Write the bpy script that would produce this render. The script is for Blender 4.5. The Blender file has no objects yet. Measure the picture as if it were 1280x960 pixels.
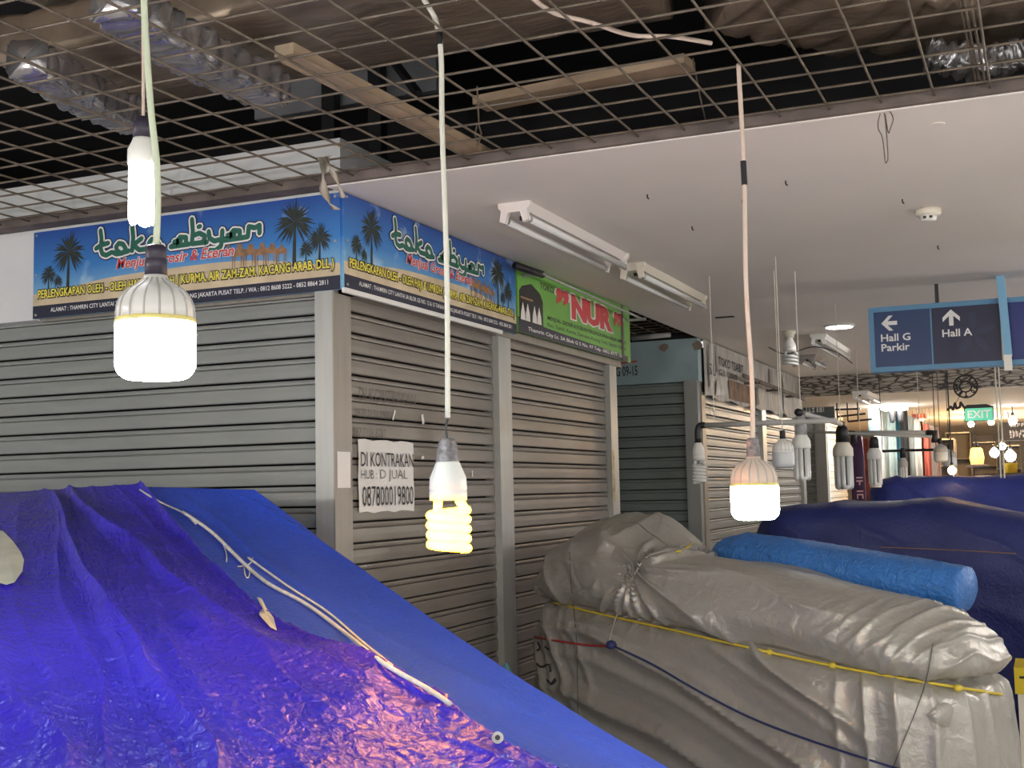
import bpy, math, random
import numpy as np
from mathutils import Vector, Matrix
from mathutils.bvhtree import BVHTree

random.seed(7)
SC = bpy.context.scene
COL = SC.collection

# ------------------------------------------------------------------ camera
F = 1543.0                                   # focal length in pixels of a 1280 x 960 frame
def nrm(v):
    v = np.array(v, float); return v / np.linalg.norm(v)
_Y = nrm([1310-640, -(600-480), -F])         # corridor direction (vanishing point of the side wall)
_X = -nrm([-2950-640, -(690-480), -F])       # direction of the front wall
_X = nrm(_X - _Y*_X.dot(_Y)); _Z = np.cross(_X, _Y)
RM = np.array([_X, _Y, _Z])                  # world = RM @ camera
CP = np.array([0.0, 0.0, 1.6])
cam = bpy.data.cameras.new('camera'); cam.sensor_width = 36; cam.lens = F*36/1280
cam.clip_start = .05; cam.clip_end = 200
camo = bpy.data.objects.new('camera', cam); COL.objects.link(camo)
m4 = Matrix([[*RM[0], 0], [*RM[1], 0], [*RM[2], 1.6], [0, 0, 0, 1]]); camo.matrix_world = m4
SC.camera = camo
def ray(x, y): return RM @ (np.array([(x-640), -(y-480), -F])/F)
def at_z(x, y, z): d = ray(x, y); return CP + d*(z-1.6)/d[2]
def at_y(x, y, Y): d = ray(x, y); return CP + d*Y/d[1]
def at_x(x, y, X): d = ray(x, y); return CP + d*X/d[0]
def dep(x, y, d): return CP + ray(x, y)*d

# ------------------------------------------------------------------ world and exposure
wd = bpy.data.worlds.new('world'); SC.world = wd; wd.use_nodes = True
wd.node_tree.nodes['Background'].inputs[0].default_value = (1.0, .97, .93, 1)
wd.node_tree.nodes['Background'].inputs[1].default_value = 0.4
SC.view_settings.view_transform = 'Standard'; SC.view_settings.look = 'None'
SC.view_settings.gamma = 1; SC.view_settings.exposure = 1.08
SC.view_settings.use_curve_mapping = False
LED_S, CFL_S, ORANGE_S, LED2_S = 24, 24, 28, 40

# ------------------------------------------------------------------ helpers
def srgb(r, g, b):
    return tuple(((c/255)/12.92 if c/255 <= .04045 else ((c/255+.055)/1.055)**2.4) for c in (r, g, b))
MATS = {}
def mat(name, col, rough=.6, metal=0.0, spec=.5, var=0.0, vscale=6.0, bump=0.0, bscale=40.0, emit=None, es=0.0,
        stretch=(1, 1, 1), trans=0.0, kind='noise', sheen=0):
    if name in MATS: return MATS[name]
    m = bpy.data.materials.new(name); m.use_nodes = True
    nt = m.node_tree; b = nt.nodes['Principled BSDF']
    b.inputs['Base Color'].default_value = (*col, 1); b.inputs['Roughness'].default_value = rough
    b.inputs['Metallic'].default_value = metal; b.inputs['Specular IOR Level'].default_value = spec
    if trans: b.inputs['Transmission Weight'].default_value = trans
    if emit:
        b.inputs['Emission Color'].default_value = (*emit, 1); b.inputs['Emission Strength'].default_value = es
    if var or bump:
        tc = nt.nodes.new('ShaderNodeTexCoord'); mp = nt.nodes.new('ShaderNodeMapping')
        nt.links.new(tc.outputs['Object'], mp.inputs[0]); mp.inputs['Scale'].default_value = stretch
    if var:
        n = nt.nodes.new('ShaderNodeTexNoise'); n.inputs['Scale'].default_value = vscale
        n.inputs['Detail'].default_value = 5; nt.links.new(mp.outputs[0], n.inputs[0])
        r = nt.nodes.new('ShaderNodeValToRGB')
        r.color_ramp.elements[0].position = .3; r.color_ramp.elements[1].position = .7
        r.color_ramp.elements[0].color = (*[c*(1-var) for c in col], 1)
        r.color_ramp.elements[1].color = (*[min(1, c*(1+var*.6)) for c in col], 1)
        nt.links.new(n.outputs[0], r.inputs[0]); nt.links.new(r.outputs[0], b.inputs['Base Color'])
    if bump:
        n2 = nt.nodes.new('ShaderNodeTexVoronoi' if kind == 'voronoi' else 'ShaderNodeTexNoise')
        n2.inputs['Scale'].default_value = bscale
        if kind != 'voronoi': n2.inputs['Detail'].default_value = 6
        nt.links.new(mp.outputs[0], n2.inputs[0])
        bp = nt.nodes.new('ShaderNodeBump'); bp.inputs['Strength'].default_value = bump; bp.inputs['Distance'].default_value = .01
        nt.links.new(n2.outputs[0], bp.inputs['Height']); nt.links.new(bp.outputs[0], b.inputs['Normal'])
    MATS[name] = m
    return m

def wloc(o):
    v = Vector((0, 0, 0))
    while o is not None: v = v + o.location; o = o.parent
    return v
def tag(o, label=None, cat=None, group=None, kind=None):
    if label: o['label'] = label
    if cat: o['category'] = cat
    if group: o['group'] = group
    if kind: o['kind'] = kind
    return o
def thing(name, loc, label, cat, group=None):
    o = bpy.data.objects.new(name, None); o.empty_display_size = .05
    o.location = Vector([float(c) for c in loc]); COL.objects.link(o)
    return tag(o, label, cat, group)

class MB:
    def __init__(s): s.v = []; s.f = []
    def add(s, vs, fs):
        k = len(s.v); s.v += [tuple(float(c) for c in p) for p in vs]; s.f += [tuple(i+k for i in f) for f in fs]; return s
    def box(s, a, b):
        x0, y0, z0 = a; x1, y1, z1 = b
        return s.add([(x0, y0, z0), (x1, y0, z0), (x1, y1, z0), (x0, y1, z0), (x0, y0, z1), (x1, y0, z1), (x1, y1, z1), (x0, y1, z1)],
                     [(0, 3, 2, 1), (4, 5, 6, 7), (0, 1, 5, 4), (1, 2, 6, 5), (2, 3, 7, 6), (3, 0, 4, 7)])
    def bar(s, p, q, w, h, up=(0, 0, 1)):
        p = Vector(p); q = Vector(q); d = (q-p).normalized(); u = Vector(up)
        if abs(d.dot(u)) > .95: u = Vector((0, 1, 0))
        r = d.cross(u).normalized(); u = r.cross(d)
        c = [(-w/2, -h/2), (w/2, -h/2), (w/2, h/2), (-w/2, h/2)]
        vs = [p+r*a+u*b for a, b in c]+[q+r*a+u*b for a, b in c]
        return s.add(vs, [(0, 1, 2, 3), (7, 6, 5, 4), (0, 4, 5, 1), (1, 5, 6, 2), (2, 6, 7, 3), (3, 7, 4, 0)])
    def tube(s, pts, r, n=8, cap=True):
        P = [Vector([float(c) for c in p]) for p in pts]
        rs = r if isinstance(r, (list, tuple)) else [r]*len(P)
        t0 = (P[1]-P[0]).normalized(); up = Vector((0, 0, 1)) if abs(t0.z) < .9 else Vector((1, 0, 0))
        vs = []; nrmv = t0.cross(up).normalized()
        for i, p in enumerate(P):
            t = ((P[min(i+1, len(P)-1)]-P[max(i-1, 0)])).normalized()
            nrmv = (nrmv-t*nrmv.dot(t)).normalized(); b = t.cross(nrmv)
            for k in range(n):
                a = 2*math.pi*k/n; vs.append(p+(nrmv*math.cos(a)+b*math.sin(a))*rs[i])
        fs = []
        for i in range(len(P)-1):
            for k in range(n):
                k2 = (k+1) % n; fs.append((i*n+k, i*n+k2, (i+1)*n+k2, (i+1)*n+k))
        if cap: fs += [tuple(range(n))[::-1], tuple((len(P)-1)*n+k for k in range(n))]
        return s.add(vs, fs)
    def lathe(s, prof, c=(0, 0, 0), n=24, rib=None):
        vs = []; fs = []
        for j, (r, z) in enumerate(prof):
            for k in range(n):
                a = 2*math.pi*k/n
                rr = r*(1+(rib[1]*(1 if k % rib[0] == 0 else 0) if rib and rib[2] <= j <= rib[3] else 0))
                vs.append((c[0]+rr*math.cos(a), c[1]+rr*math.sin(a), c[2]+z))
        for j in range(len(prof)-1):
            for k in range(n):
                k2 = (k+1) % n; fs.append((j*n+k, (j+1)*n+k, (j+1)*n+k2, j*n+k2))
        fs += [tuple(range(n)), tuple((len(prof)-1)*n+k for k in range(n))[::-1]]
        return s.add(vs, fs)
    def build(s, name, material, parent=None, smooth=False, origin=None):
        me = bpy.data.meshes.new(name)
        if parent is not None: o0 = wloc(parent); ol = Vector((0, 0, 0))
        else:
            if origin is None:
                a = np.array(s.v); origin = ((a[:, 0].min()+a[:, 0].max())/2, (a[:, 1].min()+a[:, 1].max())/2, a[:, 2].min())
            o0 = Vector([float(c) for c in origin]); ol = o0
        me.from_pydata([(p[0]-o0.x, p[1]-o0.y, p[2]-o0.z) for p in s.v], [], s.f)
        me.materials.append(material)
        if smooth: me.polygons.foreach_set('use_smooth', [True]*len(me.polygons))
        me.update()
        o = bpy.data.objects.new(name, me); COL.objects.link(o); o.location = ol
        if parent is not None: o.parent = parent
        return o

def copy_at(o, parent, delta):
    c = o.copy(); COL.objects.link(c); c.parent = parent; c.location = o.location+Vector(delta); return c

# flat print: polygons and lettering on a plane (origin, ex, ey), off = height above the plane
class Plane:
    def __init__(s, o, ex, ey):
        s.o = Vector([float(c) for c in o]); s.ex = Vector(ex); s.ey = Vector(ey); s.n = s.ex.cross(s.ey)
    def p(s, x, y, off=0): return s.o+s.ex*x+s.ey*y+s.n*off
def poly(mb, pl, pts, off): mb.add([pl.p(x, y, off) for x, y in pts], [tuple(range(len(pts)))])
def stroke(mb, pl, pts, w, off, n=7):
    for i in range(len(pts)-1):
        (x0, y0), (x1, y1) = pts[i], pts[i+1]; L = math.hypot(x1-x0, y1-y0) or 1e-6
        nx, ny = -(y1-y0)/L*w/2, (x1-x0)/L*w/2
        poly(mb, pl, [(x0+nx, y0+ny), (x0-nx, y0-ny), (x1-nx, y1-ny), (x1+nx, y1+ny)], off+i*2e-6)
    for i, (x, y) in enumerate(pts):
        poly(mb, pl, [(x+w/2*math.cos(2*math.pi*k/n), y+w/2*math.sin(2*math.pi*k/n)) for k in range(n)], off+1e-6+i*2e-6)
def text(s, pl, x, y, w, h, material, parent, off=.001, bold=0.0, shear=0.0, name='lettering', rot=0.0):
    cu = bpy.data.curves.new('t', 'FONT'); cu.body = s; cu.size = 1; cu.offset = bold; cu.shear = shear; cu.resolution_u = 2
    ob = bpy.data.objects.new('t', cu); COL.objects.link(ob)
    bpy.context.view_layer.update()
    me = bpy.data.meshes.new_from_object(ob.evaluated_get(bpy.context.evaluated_depsgraph_get()))
    V = np.array([v.co[:] for v in me.vertices]); faces = [tuple(p.vertices) for p in me.polygons]
    bpy.data.objects.remove(ob); bpy.data.curves.remove(cu); bpy.data.meshes.remove(me)
    lo = V.min(0); hi = V.max(0)
    sx = w/(hi[0]-lo[0]); sy = h/(hi[1]-lo[1])
    mb = MB(); c, sn = math.cos(rot), math.sin(rot)
    P = []
    for v in V:
        a, b = (v[0]-lo[0])*sx, (v[1]-lo[1])*sy
        if rot: a, b = a-w/2, b-h/2; a, b = a*c-b*sn+w/2, a*sn+b*c+h/2
        P.append(pl.p(x+a, y+b, off))
    mb.add(P, faces)
    return mb.build(name, material, parent)

# numpy value noise
_rng = np.random.RandomState(3); _T = _rng.rand(256, 256)
def vnoise(x, y):
    x = np.asarray(x, float); y = np.asarray(y, float)
    xi = np.floor(x).astype(int); yi = np.floor(y).astype(int); fx = x-xi; fy = y-yi
    fx = fx*fx*(3-2*fx); fy = fy*fy*(3-2*fy)
    g = lambda a, b: _T[a % 256, b % 256]
    return (g(xi, yi)*(1-fx)+g(xi+1, yi)*fx)*(1-fy)+(g(xi, yi+1)*(1-fx)+g(xi+1, yi+1)*fx)*fy
def fbm(x, y, o=4):
    s = 0; a = .5
    for i in range(o): s = s+a*vnoise(x*2**i+17*i, y*2**i+31*i); a *= .5
    return s
def ridge(p, sharp=1.6): return (1-np.abs(np.sin(p)))**sharp
def catmull(P, n):
    """resample array P[k, ...] along axis 0 to n points with Catmull-Rom"""
    P = np.asarray(P, float); k = len(P)
    t = np.linspace(0, k-1-1e-9, n); i = t.astype(int); u = (t-i).reshape(-1, *([1]*(P.ndim-1)))
    a = P[np.clip(i-1, 0, k-1)]; b = P[i]; c = P[np.clip(i+1, 0, k-1)]; d = P[np.clip(i+2, 0, k-1)]
    return .5*((2*b)+(-a+c)*u+(2*a-5*b+4*c-d)*u*u+(-a+3*b-3*c+d)*u**3)
def grid_normals(G, closed=False):
    if closed:
        du = np.roll(G, -1, 1)-np.roll(G, 1, 1)
    else: du = np.gradient(G, axis=1)
    dv = np.gradient(G, axis=0); N = np.cross(du, dv)
    return N/(np.linalg.norm(N, axis=2, keepdims=True)+1e-12)
def grid_build(G, name, material, parent, closed=False, cap=False):
    r, c = G.shape[:2]; mb = MB(); idx = np.arange(r*c).reshape(r, c); fs = []
    for i in range(r-1):
        for j in range(c if closed else c-1):
            j2 = (j+1) % c; fs.append((idx[i, j], idx[i, j2], idx[i+1, j2], idx[i+1, j]))
    mb.v = [tuple(p) for p in G.reshape(-1, 3).tolist()]; mb.f = [tuple(int(k) for k in f) for f in fs]
    return mb.build(name, material, parent, smooth=True)
def bvh_of(objs):
    vs = []; fs = []
    for o in objs:
        w = wloc(o); k = len(vs)
        vs += [v.co+w for v in o.data.vertices]; fs += [tuple(i+k for i in p.vertices) for p in o.data.polygons]
    return BVHTree.FromPolygons(vs, fs)
def hit(bvh, x, y, lift=.006):
    d = Vector(ray(x, y)).normalized(); h = bvh.ray_cast(Vector(CP), d)
    if h[0] is None: return None
    return h[0]-d*lift
def hits(bvh, pts, lift=.006, n=30):
    P = catmull(np.array(pts, float), n) if len(pts) > 2 else np.array([np.array(pts[0])+(np.array(pts[1])-np.array(pts[0]))*t for t in np.linspace(0, 1, n)])
    out = [hit(bvh, a, b, lift) for a, b in P]
    return [o for o in out if o is not None]

# ------------------------------------------------------------------ materials
M_plaster = mat('plaster ceiling', (.80, .755, .71), .8, var=.05, vscale=1.3, bump=.05, bscale=30)
M_wall = mat('painted wall', (.72, .74, .74), .75, var=.06, vscale=3)
M_teal = mat('pale blue paint', (.36, .48, .50), .7, var=.12, vscale=5)
M_slat = mat('grey painted steel', (.27, .285, .27), .42, metal=.2, var=.10, vscale=4, stretch=(1, 1, 5), bump=.04, bscale=25)
M_slatb = mat('taupe painted steel', (.215, .195, .170), .40, metal=.2, var=.12, vscale=4, stretch=(1, 1, 5), bump=.04, bscale=25)
M_slatg = mat('green grey steel', (.27, .31, .29), .45, metal=.2, var=.12, vscale=4, stretch=(1, 1, 5))
M_alu = mat('aluminium post', (.42, .43, .405), .38, metal=.35, var=.08, vscale=6, stretch=(6, 6, .5))
M_post = mat('taupe post', (.30, .275, .235), .45, metal=.3, var=.1, vscale=5, stretch=(6, 6, .5))
M_floor = mat('tile floor', (.62, .58, .52), .35, var=.12, vscale=2)
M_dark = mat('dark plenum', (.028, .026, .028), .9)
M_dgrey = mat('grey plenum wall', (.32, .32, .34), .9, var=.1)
M_wire = mat('rusty wire', (.19, .155, .115), .6, metal=.3, var=.35, vscale=14)
M_wood = mat('dirty batten', (.16, .13, .115), .8, var=.35, vscale=9)
M_tan = mat('tan timber', (.36, .27, .18), .7, var=.25, vscale=5, stretch=(1, 1, 6))
M_foil = mat('foil insulation', (.30, .235, .175), .32, metal=.5, var=.3, vscale=3, bump=.5, bscale=9, stretch=(1, 6, 1))
M_foils = mat('silver foil', (.50, .49, .50), .22, metal=.75, var=.25, vscale=4, bump=.7, bscale=12)
M_cord = mat('white cord', (.70, .68, .58), .5)
M_cordg = mat('pale green cord', (.62, .70, .52), .45)
M_cordp = mat('peach cord', (.74, .60, .50), .5)
M_black = mat('black plastic', (.015, .014, .016), .45)
M_bplum = mat('dark socket', (.035, .028, .05), .45)
M_white = mat('white plastic', (.80, .80, .76), .4)
M_cream = mat('cream plastic', (.78, .73, .62), .45)
M_pinkw = mat('enamel white', (.80, .75, .72), .4)
M_glass = mat('frosted tube', (.72, .73, .72), .25, spec=.6)
M_tape = mat('clear tape wrap', (.30, .28, .29), .18, var=.6, vscale=40, bump=.6, bscale=60)
M_led = mat('lit diffuser', (1, 1, 1), .5, emit=(.80, 1.0, .92), es=LED_S)
M_led2 = mat('lit diffuser warm', (1, 1, 1), .5, emit=(.95, 1.0, .92), es=LED2_S)
M_cfl = mat('lit tubes', (1, 1, 1), .5, emit=(.95, .93, 1.0), es=CFL_S)
M_orange = mat('lit amber spiral', (1, .8, .5), .5, emit=(1.0, .38, .006), es=ORANGE_S)
M_ribg = mat('grey rib', (.50, .50, .48), .45)
M_rim = mat('yellow rim', (.85, .75, .25), .4)
M_pipe = mat('grey conduit', (.42, .42, .40), .4, var=.1)
M_paper = mat('paper', (.78, .76, .73), .8, var=.05, vscale=8)
M_ink = mat('black ink', (.02, .02, .025), .7)
M_inkf = mat('faint ink', (.13, .115, .10), .7)
M_navysign = mat('navy print', (.013, .016, .04), .45)
M_wht = mat('white print', (.82, .82, .82), .5)
M_yel = mat('yellow print', (.85, .75, .10), .5)
M_red = mat('red print', (.62, .055, .06), .5)
M_green = mat('green print', (.02, .13, .09), .5)
M_limeg = mat('lime print', (.17, .44, .07), .5, var=.12, vscale=4)
M_sand = mat('sand print', (.66, .54, .36), .6, var=.18, vscale=9)
M_palm = mat('palm print', (.025, .035, .028), .6, var=.5, vscale=40)
M_camel = mat('camel print', (.33, .18, .09), .6, var=.4, vscale=40)
M_cloth = mat('rag', (.42, .37, .30), .85, var=.3, vscale=12)

def sky_print():
    m = bpy.data.materials.new('sky print'); m.use_nodes = True; nt = m.node_tree; b = nt.nodes['Principled BSDF']
    b.inputs['Roughness'].default_value = .4
    tc = nt.nodes.new('ShaderNodeTexCoord'); sp = nt.nodes.new('ShaderNodeSeparateXYZ'); nt.links.new(tc.outputs['Generated'], sp.inputs[0])
    r = nt.nodes.new('ShaderNodeValToRGB'); e = r.color_ramp.elements
    e[0].position = .2; e[0].color = (.24, .50, .72, 1); e[1].position = 1.0; e[1].color = (.02, .075, .33, 1)
    k = e.new(.55); k.color = (.045, .22, .58, 1)
    nt.links.new(sp.outputs[2], r.inputs[0])
    n = nt.nodes.new('ShaderNodeTexNoise'); n.inputs['Scale'].default_value = 6; n.inputs['Detail'].default_value = 6
    nt.links.new(tc.outputs['Object'], n.inputs[0])
    r2 = nt.nodes.new('ShaderNodeValToRGB'); r2.color_ramp.elements[0].position = .58; r2.color_ramp.elements[1].position = .8
    nt.links.new(n.outputs[0], r2.inputs[0])
    mx = nt.nodes.new('ShaderNodeMixRGB'); mx.inputs[2].default_value = (.55, .75, .88, 1)
    nt.links.new(r2.outputs[0], mx.inputs[0]); nt.links.new(r.outputs[0], mx.inputs[1]); nt.links.new(mx.outputs[0], b.inputs['Base Color'])
    return m
M_sky = sky_print()

def tarp_mat(name, col, rough, fine, coarse, spec=.5, var=.12, metal=0.0, fs=260, cs=34, cstretch=(1, 1, 1)):
    m = bpy.data.materials.new(name); m.use_nodes = True; nt = m.node_tree; b = nt.nodes['Principled BSDF']
    b.inputs['Roughness'].default_value = rough; b.inputs['Specular IOR Level'].default_value = spec; b.inputs['Metallic'].default_value = metal
    tc = nt.nodes.new('ShaderNodeTexCoord')
    mp = nt.nodes.new('ShaderNodeMapping'); mp.inputs['Scale'].default_value = cstretch; nt.links.new(tc.outputs['Object'], mp.inputs[0])
    n = nt.nodes.new('ShaderNodeTexNoise'); n.inputs['Scale'].default_value = 3.5; n.inputs['Detail'].default_value = 6; nt.links.new(tc.outputs['Object'], n.inputs[0])
    r = nt.nodes.new('ShaderNodeValToRGB'); r.color_ramp.elements[0].position = .3; r.color_ramp.elements[1].position = .72
    r.color_ramp.elements[0].color = (*[c*(1-var) for c in col], 1); r.color_ramp.elements[1].color = (*[min(1, c*(1+var)) for c in col], 1)
    nt.links.new(n.outputs[0], r.inputs[0]); nt.links.new(r.outputs[0], b.inputs['Base Color'])
    n1 = nt.nodes.new('ShaderNodeTexNoise'); n1.inputs['Scale'].default_value = cs; n1.inputs['Detail'].default_value = 4; n1.inputs['Distortion'].default_value = 1.2
    nt.links.new(mp.outputs[0], n1.inputs[0])
    n2 = nt.nodes.new('ShaderNodeTexNoise'); n2.inputs['Scale'].default_value = fs; n2.inputs['Detail'].default_value = 2; nt.links.new(tc.outputs['Object'], n2.inputs[0])
    b1 = nt.nodes.new('ShaderNodeBump'); b1.inputs['Strength'].default_value = coarse; b1.inputs['Distance'].default_value = .02
    nt.links.new(n1.outputs[0], b1.inputs['Height'])
    b2 = nt.nodes.new('ShaderNodeBump'); b2.inputs['Strength'].default_value = fine; b2.inputs['Distance'].default_value = .004
    nt.links.new(n2.outputs[0], b2.inputs['Height']); nt.links.new(b1.outputs[0], b2.inputs['Normal']); nt.links.new(b2.outputs[0], b.inputs['Normal'])
    return m
T_blue = tarp_mat('violet blue tarp', (.050, .030, .58), .25, .4, .8, var=.15, cs=24)
T_blue2 = tarp_mat('bright blue tarp', (.030, .080, .58), .38, .3, .30, var=.12)
T_grey = tarp_mat('silver grey tarp', (.38, .365, .33), .34, .15, .24, var=.08, metal=.35, cs=24)
T_navy = tarp_mat('navy tarp', (.010, .018, .13), .5, .2, .25, var=.15)
T_far = tarp_mat('deep blue tarp', (.015, .032, .24), .5, .2, .25, var=.15)
T_roll = tarp_mat('sky blue plastic', (.035, .17, .52), .28, .3, .8, var=.15, cs=45)

# ------------------------------------------------------------------ setting
ZC = 2.70; XB = -2.294; YA = 3.80; P = .0785
XP = -2.332                                  # face of the posts, a little behind the banners
def yb(x, X=XP): return float(at_x(x, 540, X)[1])
def struct(name, mb, m, parent=None):
    o = mb.build(name, m, parent)
    if parent is None: o['kind'] = 'structure'
    return o
struct('floor', MB().box((-9, -4, -.1), (7, 40, 0)), M_floor)
struct('ceiling', MB().box((XB-.02, 3.735, ZC), (7, 12.70, ZC+.03)), M_plaster)
M_batik = None
struct('wall_left', MB().box((-7, 3.96, 0), (XP-.12, 7.06, 2.69)), M_dark)            # the corner shop's body; its unlit interior is put into the dark colour
struct('wall_front', MB().box((-7, 3.805, 2.335), (-3.749, 3.93, 2.69)), M_wall)       # white panel beside the banner
struct('wall_upper', MB().box((-7, 3.812, 2.69), (XB-.012, 4.0, 2.90)).box((XB-.18, 4.0, 2.74), (XB-.012, 7.0, 2.90)), M_wall)
struct('wall_fascia', MB().box((-3.749, 3.835, 2.33), (XB-.03, 3.93, 2.69)).box((XB-.10, 3.835, 2.33), (XB-.03, 7.06, 2.69)), M_post)  # taupe here paints in the shadow band beneath the banners
# plenum over the wire mesh
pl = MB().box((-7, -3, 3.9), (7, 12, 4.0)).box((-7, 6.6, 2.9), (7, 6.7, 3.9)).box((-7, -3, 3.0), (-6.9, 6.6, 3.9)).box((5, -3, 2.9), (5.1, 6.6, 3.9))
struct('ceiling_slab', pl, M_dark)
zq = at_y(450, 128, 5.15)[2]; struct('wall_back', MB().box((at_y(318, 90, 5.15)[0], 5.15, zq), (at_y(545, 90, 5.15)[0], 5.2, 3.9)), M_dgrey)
for i, (x, y) in enumerate(((at_y(413, 80, 5.1)[0], 5.1), (at_y(471, 80, 5.1)[0], 5.1))):
    struct('trim_%d' % (i+1), MB().box((x-.035, y-.03, 2.905), (x+.035, y+.03, 3.9)), M_black)
struct('trim_3', MB().box((-7, 3.715, 2.705), (7, 3.80, 2.745)), M_wood)
struct('trim_4', MB().bar(at_y(487, 70, 5.0), at_y(523, 118, 4.6), .03, .03), M_black)

# --- roller shutters
def slat_mesh(w):
    """profile (n outwards, z down one pitch) extruded along local x, outward = -y"""
    prof = [(.004, -.0065), (.0085, -.0080), (.0100, -.0150), (.0090, -.0228), (-.010, -.0232), (-.010, -.0258), (.0110, -.0264), (.0140, -.0300), (.0150, -.052), (.0145, -.0745), (.0120, -P), (-.004, -P), (-.014, -P+.010), (-.014, -.0065)]
    mb = MB(); k = len(prof)
    mb.add([(0, -n, z) for n, z in prof]+[(w, -n, z) for n, z in prof],
           [(i, i+k, (i+1) % k+k, (i+1) % k) for i in range(k)]+[tuple(range(k)), tuple(range(2*k-1, k-1, -1))])
    return mb
def shutter(origin, width, ztop, zline, m, label, facing, group=None, zbot=.04, lean=None):
    """origin: lower left seen from the front; facing 'A' looks to -y, 'B' looks to +x"""
    r = thing('roller_shutter', (origin[0], origin[1], 0), label, 'shutter', group)
    k0 = math.floor((ztop-zline)/P); first = None; z = zline+k0*P
    mb0 = slat_mesh(width)
    while z-P > zbot:
        if first is None:
            me = bpy.data.meshes.new('slat'); 
            vs = [(x, y, zz) if facing == 'A' else (-y, x, zz) for x, y, zz in mb0.v]
            me.from_pydata(vs, [], mb0.f); me.materials.append(m); me.update(); first = me
        o = bpy.data.objects.new('slat', first); COL.objects.link(o); o.parent = r
        o.location = (0, 0, z); o.rotation_euler = (0, 0, 0)
        if facing == 'A': o.location.y += random.uniform(-.0012, .0012)
        else: o.location.x += random.uniform(-.0012, .0012)
        z -= P
    b = MB()
    if facing == 'A': b.box((origin[0], origin[1]-.02, .0), (origin[0]+width, origin[1]+.01, z+.002))
    else: b.box((origin[0]-.01, origin[1], .0), (origin[0]+.02, origin[1]+width, z+.002))
    b.build('bottom_rail', m, r)
    return r
shutter((-6.6, 3.875), 6.6-2.412+.02, 2.40, 1.954, M_slat, 'wide grey roller shutter beneath the banner, behind the violet-blue tarp', 'A')
XSH = XP-.045
shB = shutter((XSH, yb(440)-.01), yb(625)-yb(440)+.02, 2.40, at_x(560, 644.6, XSH+.005)[2]+4*P, M_slatb, 'taupe roller shutter with a paper notice taped on it', 'B')
shutter((XSH, yb(640)-.01), yb(764)-yb(640)+.02, 2.42, at_x(640.3, 476.5, XSH+.005)[2], M_slatb, 'taupe roller shutter beneath the green banner', 'B')
YR = 8.78
shutter((-4.4, YR+.05), 4.4-2.40, 2.40, 1.985, M_slatg, 'dim green-grey roller shutter under the pale blue fascia of the alley', 'A')
shutter((XB-.05, YR+.16), 2.0, 2.36, 1.99, M_slat, 'light grey roller shutter under the weathered banner, beside the pale blue fascia', 'B')
shutter((XB-.05, YR+2.30), 1.75, 2.36, 1.99, M_slat, 'light grey roller shutter under the far end of the weathered banner', 'B')
# --- posts
struct('trim_5', MB().box((-2.412, 3.80, 0), (XP-.006, 3.90, 2.345)), M_alu)
struct('trim_6', MB().box((XP-.006, 3.80, 0), (XP, yb(440), 2.345)), M_post)
struct('trim_7', MB().box((XP-.08, yb(625), 0), (XP, yb(640.5), 2.40)), M_alu)
struct('trim_8', MB().box((XP-.08, yb(764), 0), (XP, yb(772.5), 2.40)), M_alu)
struct('trim_9', MB().box((-2.41, YR-.01, 0), (-2.31, YR+.14, 2.385)), M_alu)
struct('trim_10', MB().box((-2.31, YR+.06, 0), (XB-.004, YR+.17, 2.30)), M_post)
struct('trim_11', MB().box((XB-.09, YR+2.15, 0), (XB-.004, YR+2.31, 2.34)), M_alu)
struct('trim_12', MB().box((XB-.09, YR+4.05, 0), (XB-.004, YR+4.2, 2.34)), M_alu)
# shop two and the alley
struct('wall_return', MB().box((-5, YR, 2.375), (-2.30, YR+.10, 2.69)), M_teal)
struct('wall_shop', MB().box((-5, YR+.13, 0), (XB-.13, 13.0, 2.69)), M_dark)
struct('wall_alley', MB().box((-6.1, 7.06, 0), (-6, YR, 3.2)), M_dark)
struct('ceiling_alley', MB().box((-6, 7.0, 2.95), (XB-.012, 9.0, 3.0)).box((XB-.02, 7.0, 2.73), (XB-.012, 9.0, 2.95)).box((-6, 8.9, 2.69), (XB-.02, 9.0, 2.95)), M_dark)
struct('wall_alley_end', MB().box((-6, 7.06, 2.69), (XP-.2, 7.08, 2.95)), M_dark)
ag = thing('wire_mesh_panel', (-3.2, 7.9, 2.72), 'dark wire mesh over the alley between the shops', 'wire mesh')
for i in range(12): MB().tube([(-4.3, 7.12+.145*i, 2.735), (XB-.03, 7.12+.145*i, 2.735)], .004, 5).build('wire', M_wire, ag)
for i in range(13): MB().tube([(-4.25+.15*i, 7.08, 2.741), (-4.25+.15*i, YR, 2.741)], .004, 5).build('wire', M_wire, ag)
tag(MB().tube([at_y(790, 423, 8.70), at_y(838, 418, 8.70)], .02, 10).build('conduit_pipe', M_pipe, smooth=True), 'grey pipe lying along the top of the pale blue fascia', 'pipe')
pw = Plane((-2.92, YR, 2.40), (1, 0, 0), (0, 0, 1))
tg = thing('unit_number_plate', at_y(781, 470, YR), 'hand-painted shop unit number on the pale blue fascia', 'sign')
mb = MB(); a = at_y(769, 456, YR); poly(mb, Plane(a, (1, 0, 0), (0, 0, 1)), [(0, 0), (.17, .01), (.17, .022), (0, .012)], .0012); mb.build('paint_stripe', M_red, tg)
a = at_y(770, 471, YR); text('G 09-15', Plane(a, (1, 0, 0), (0, 0, 1)), 0, 0, .17, .075, M_ink, tg, .0014, .01)
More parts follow.
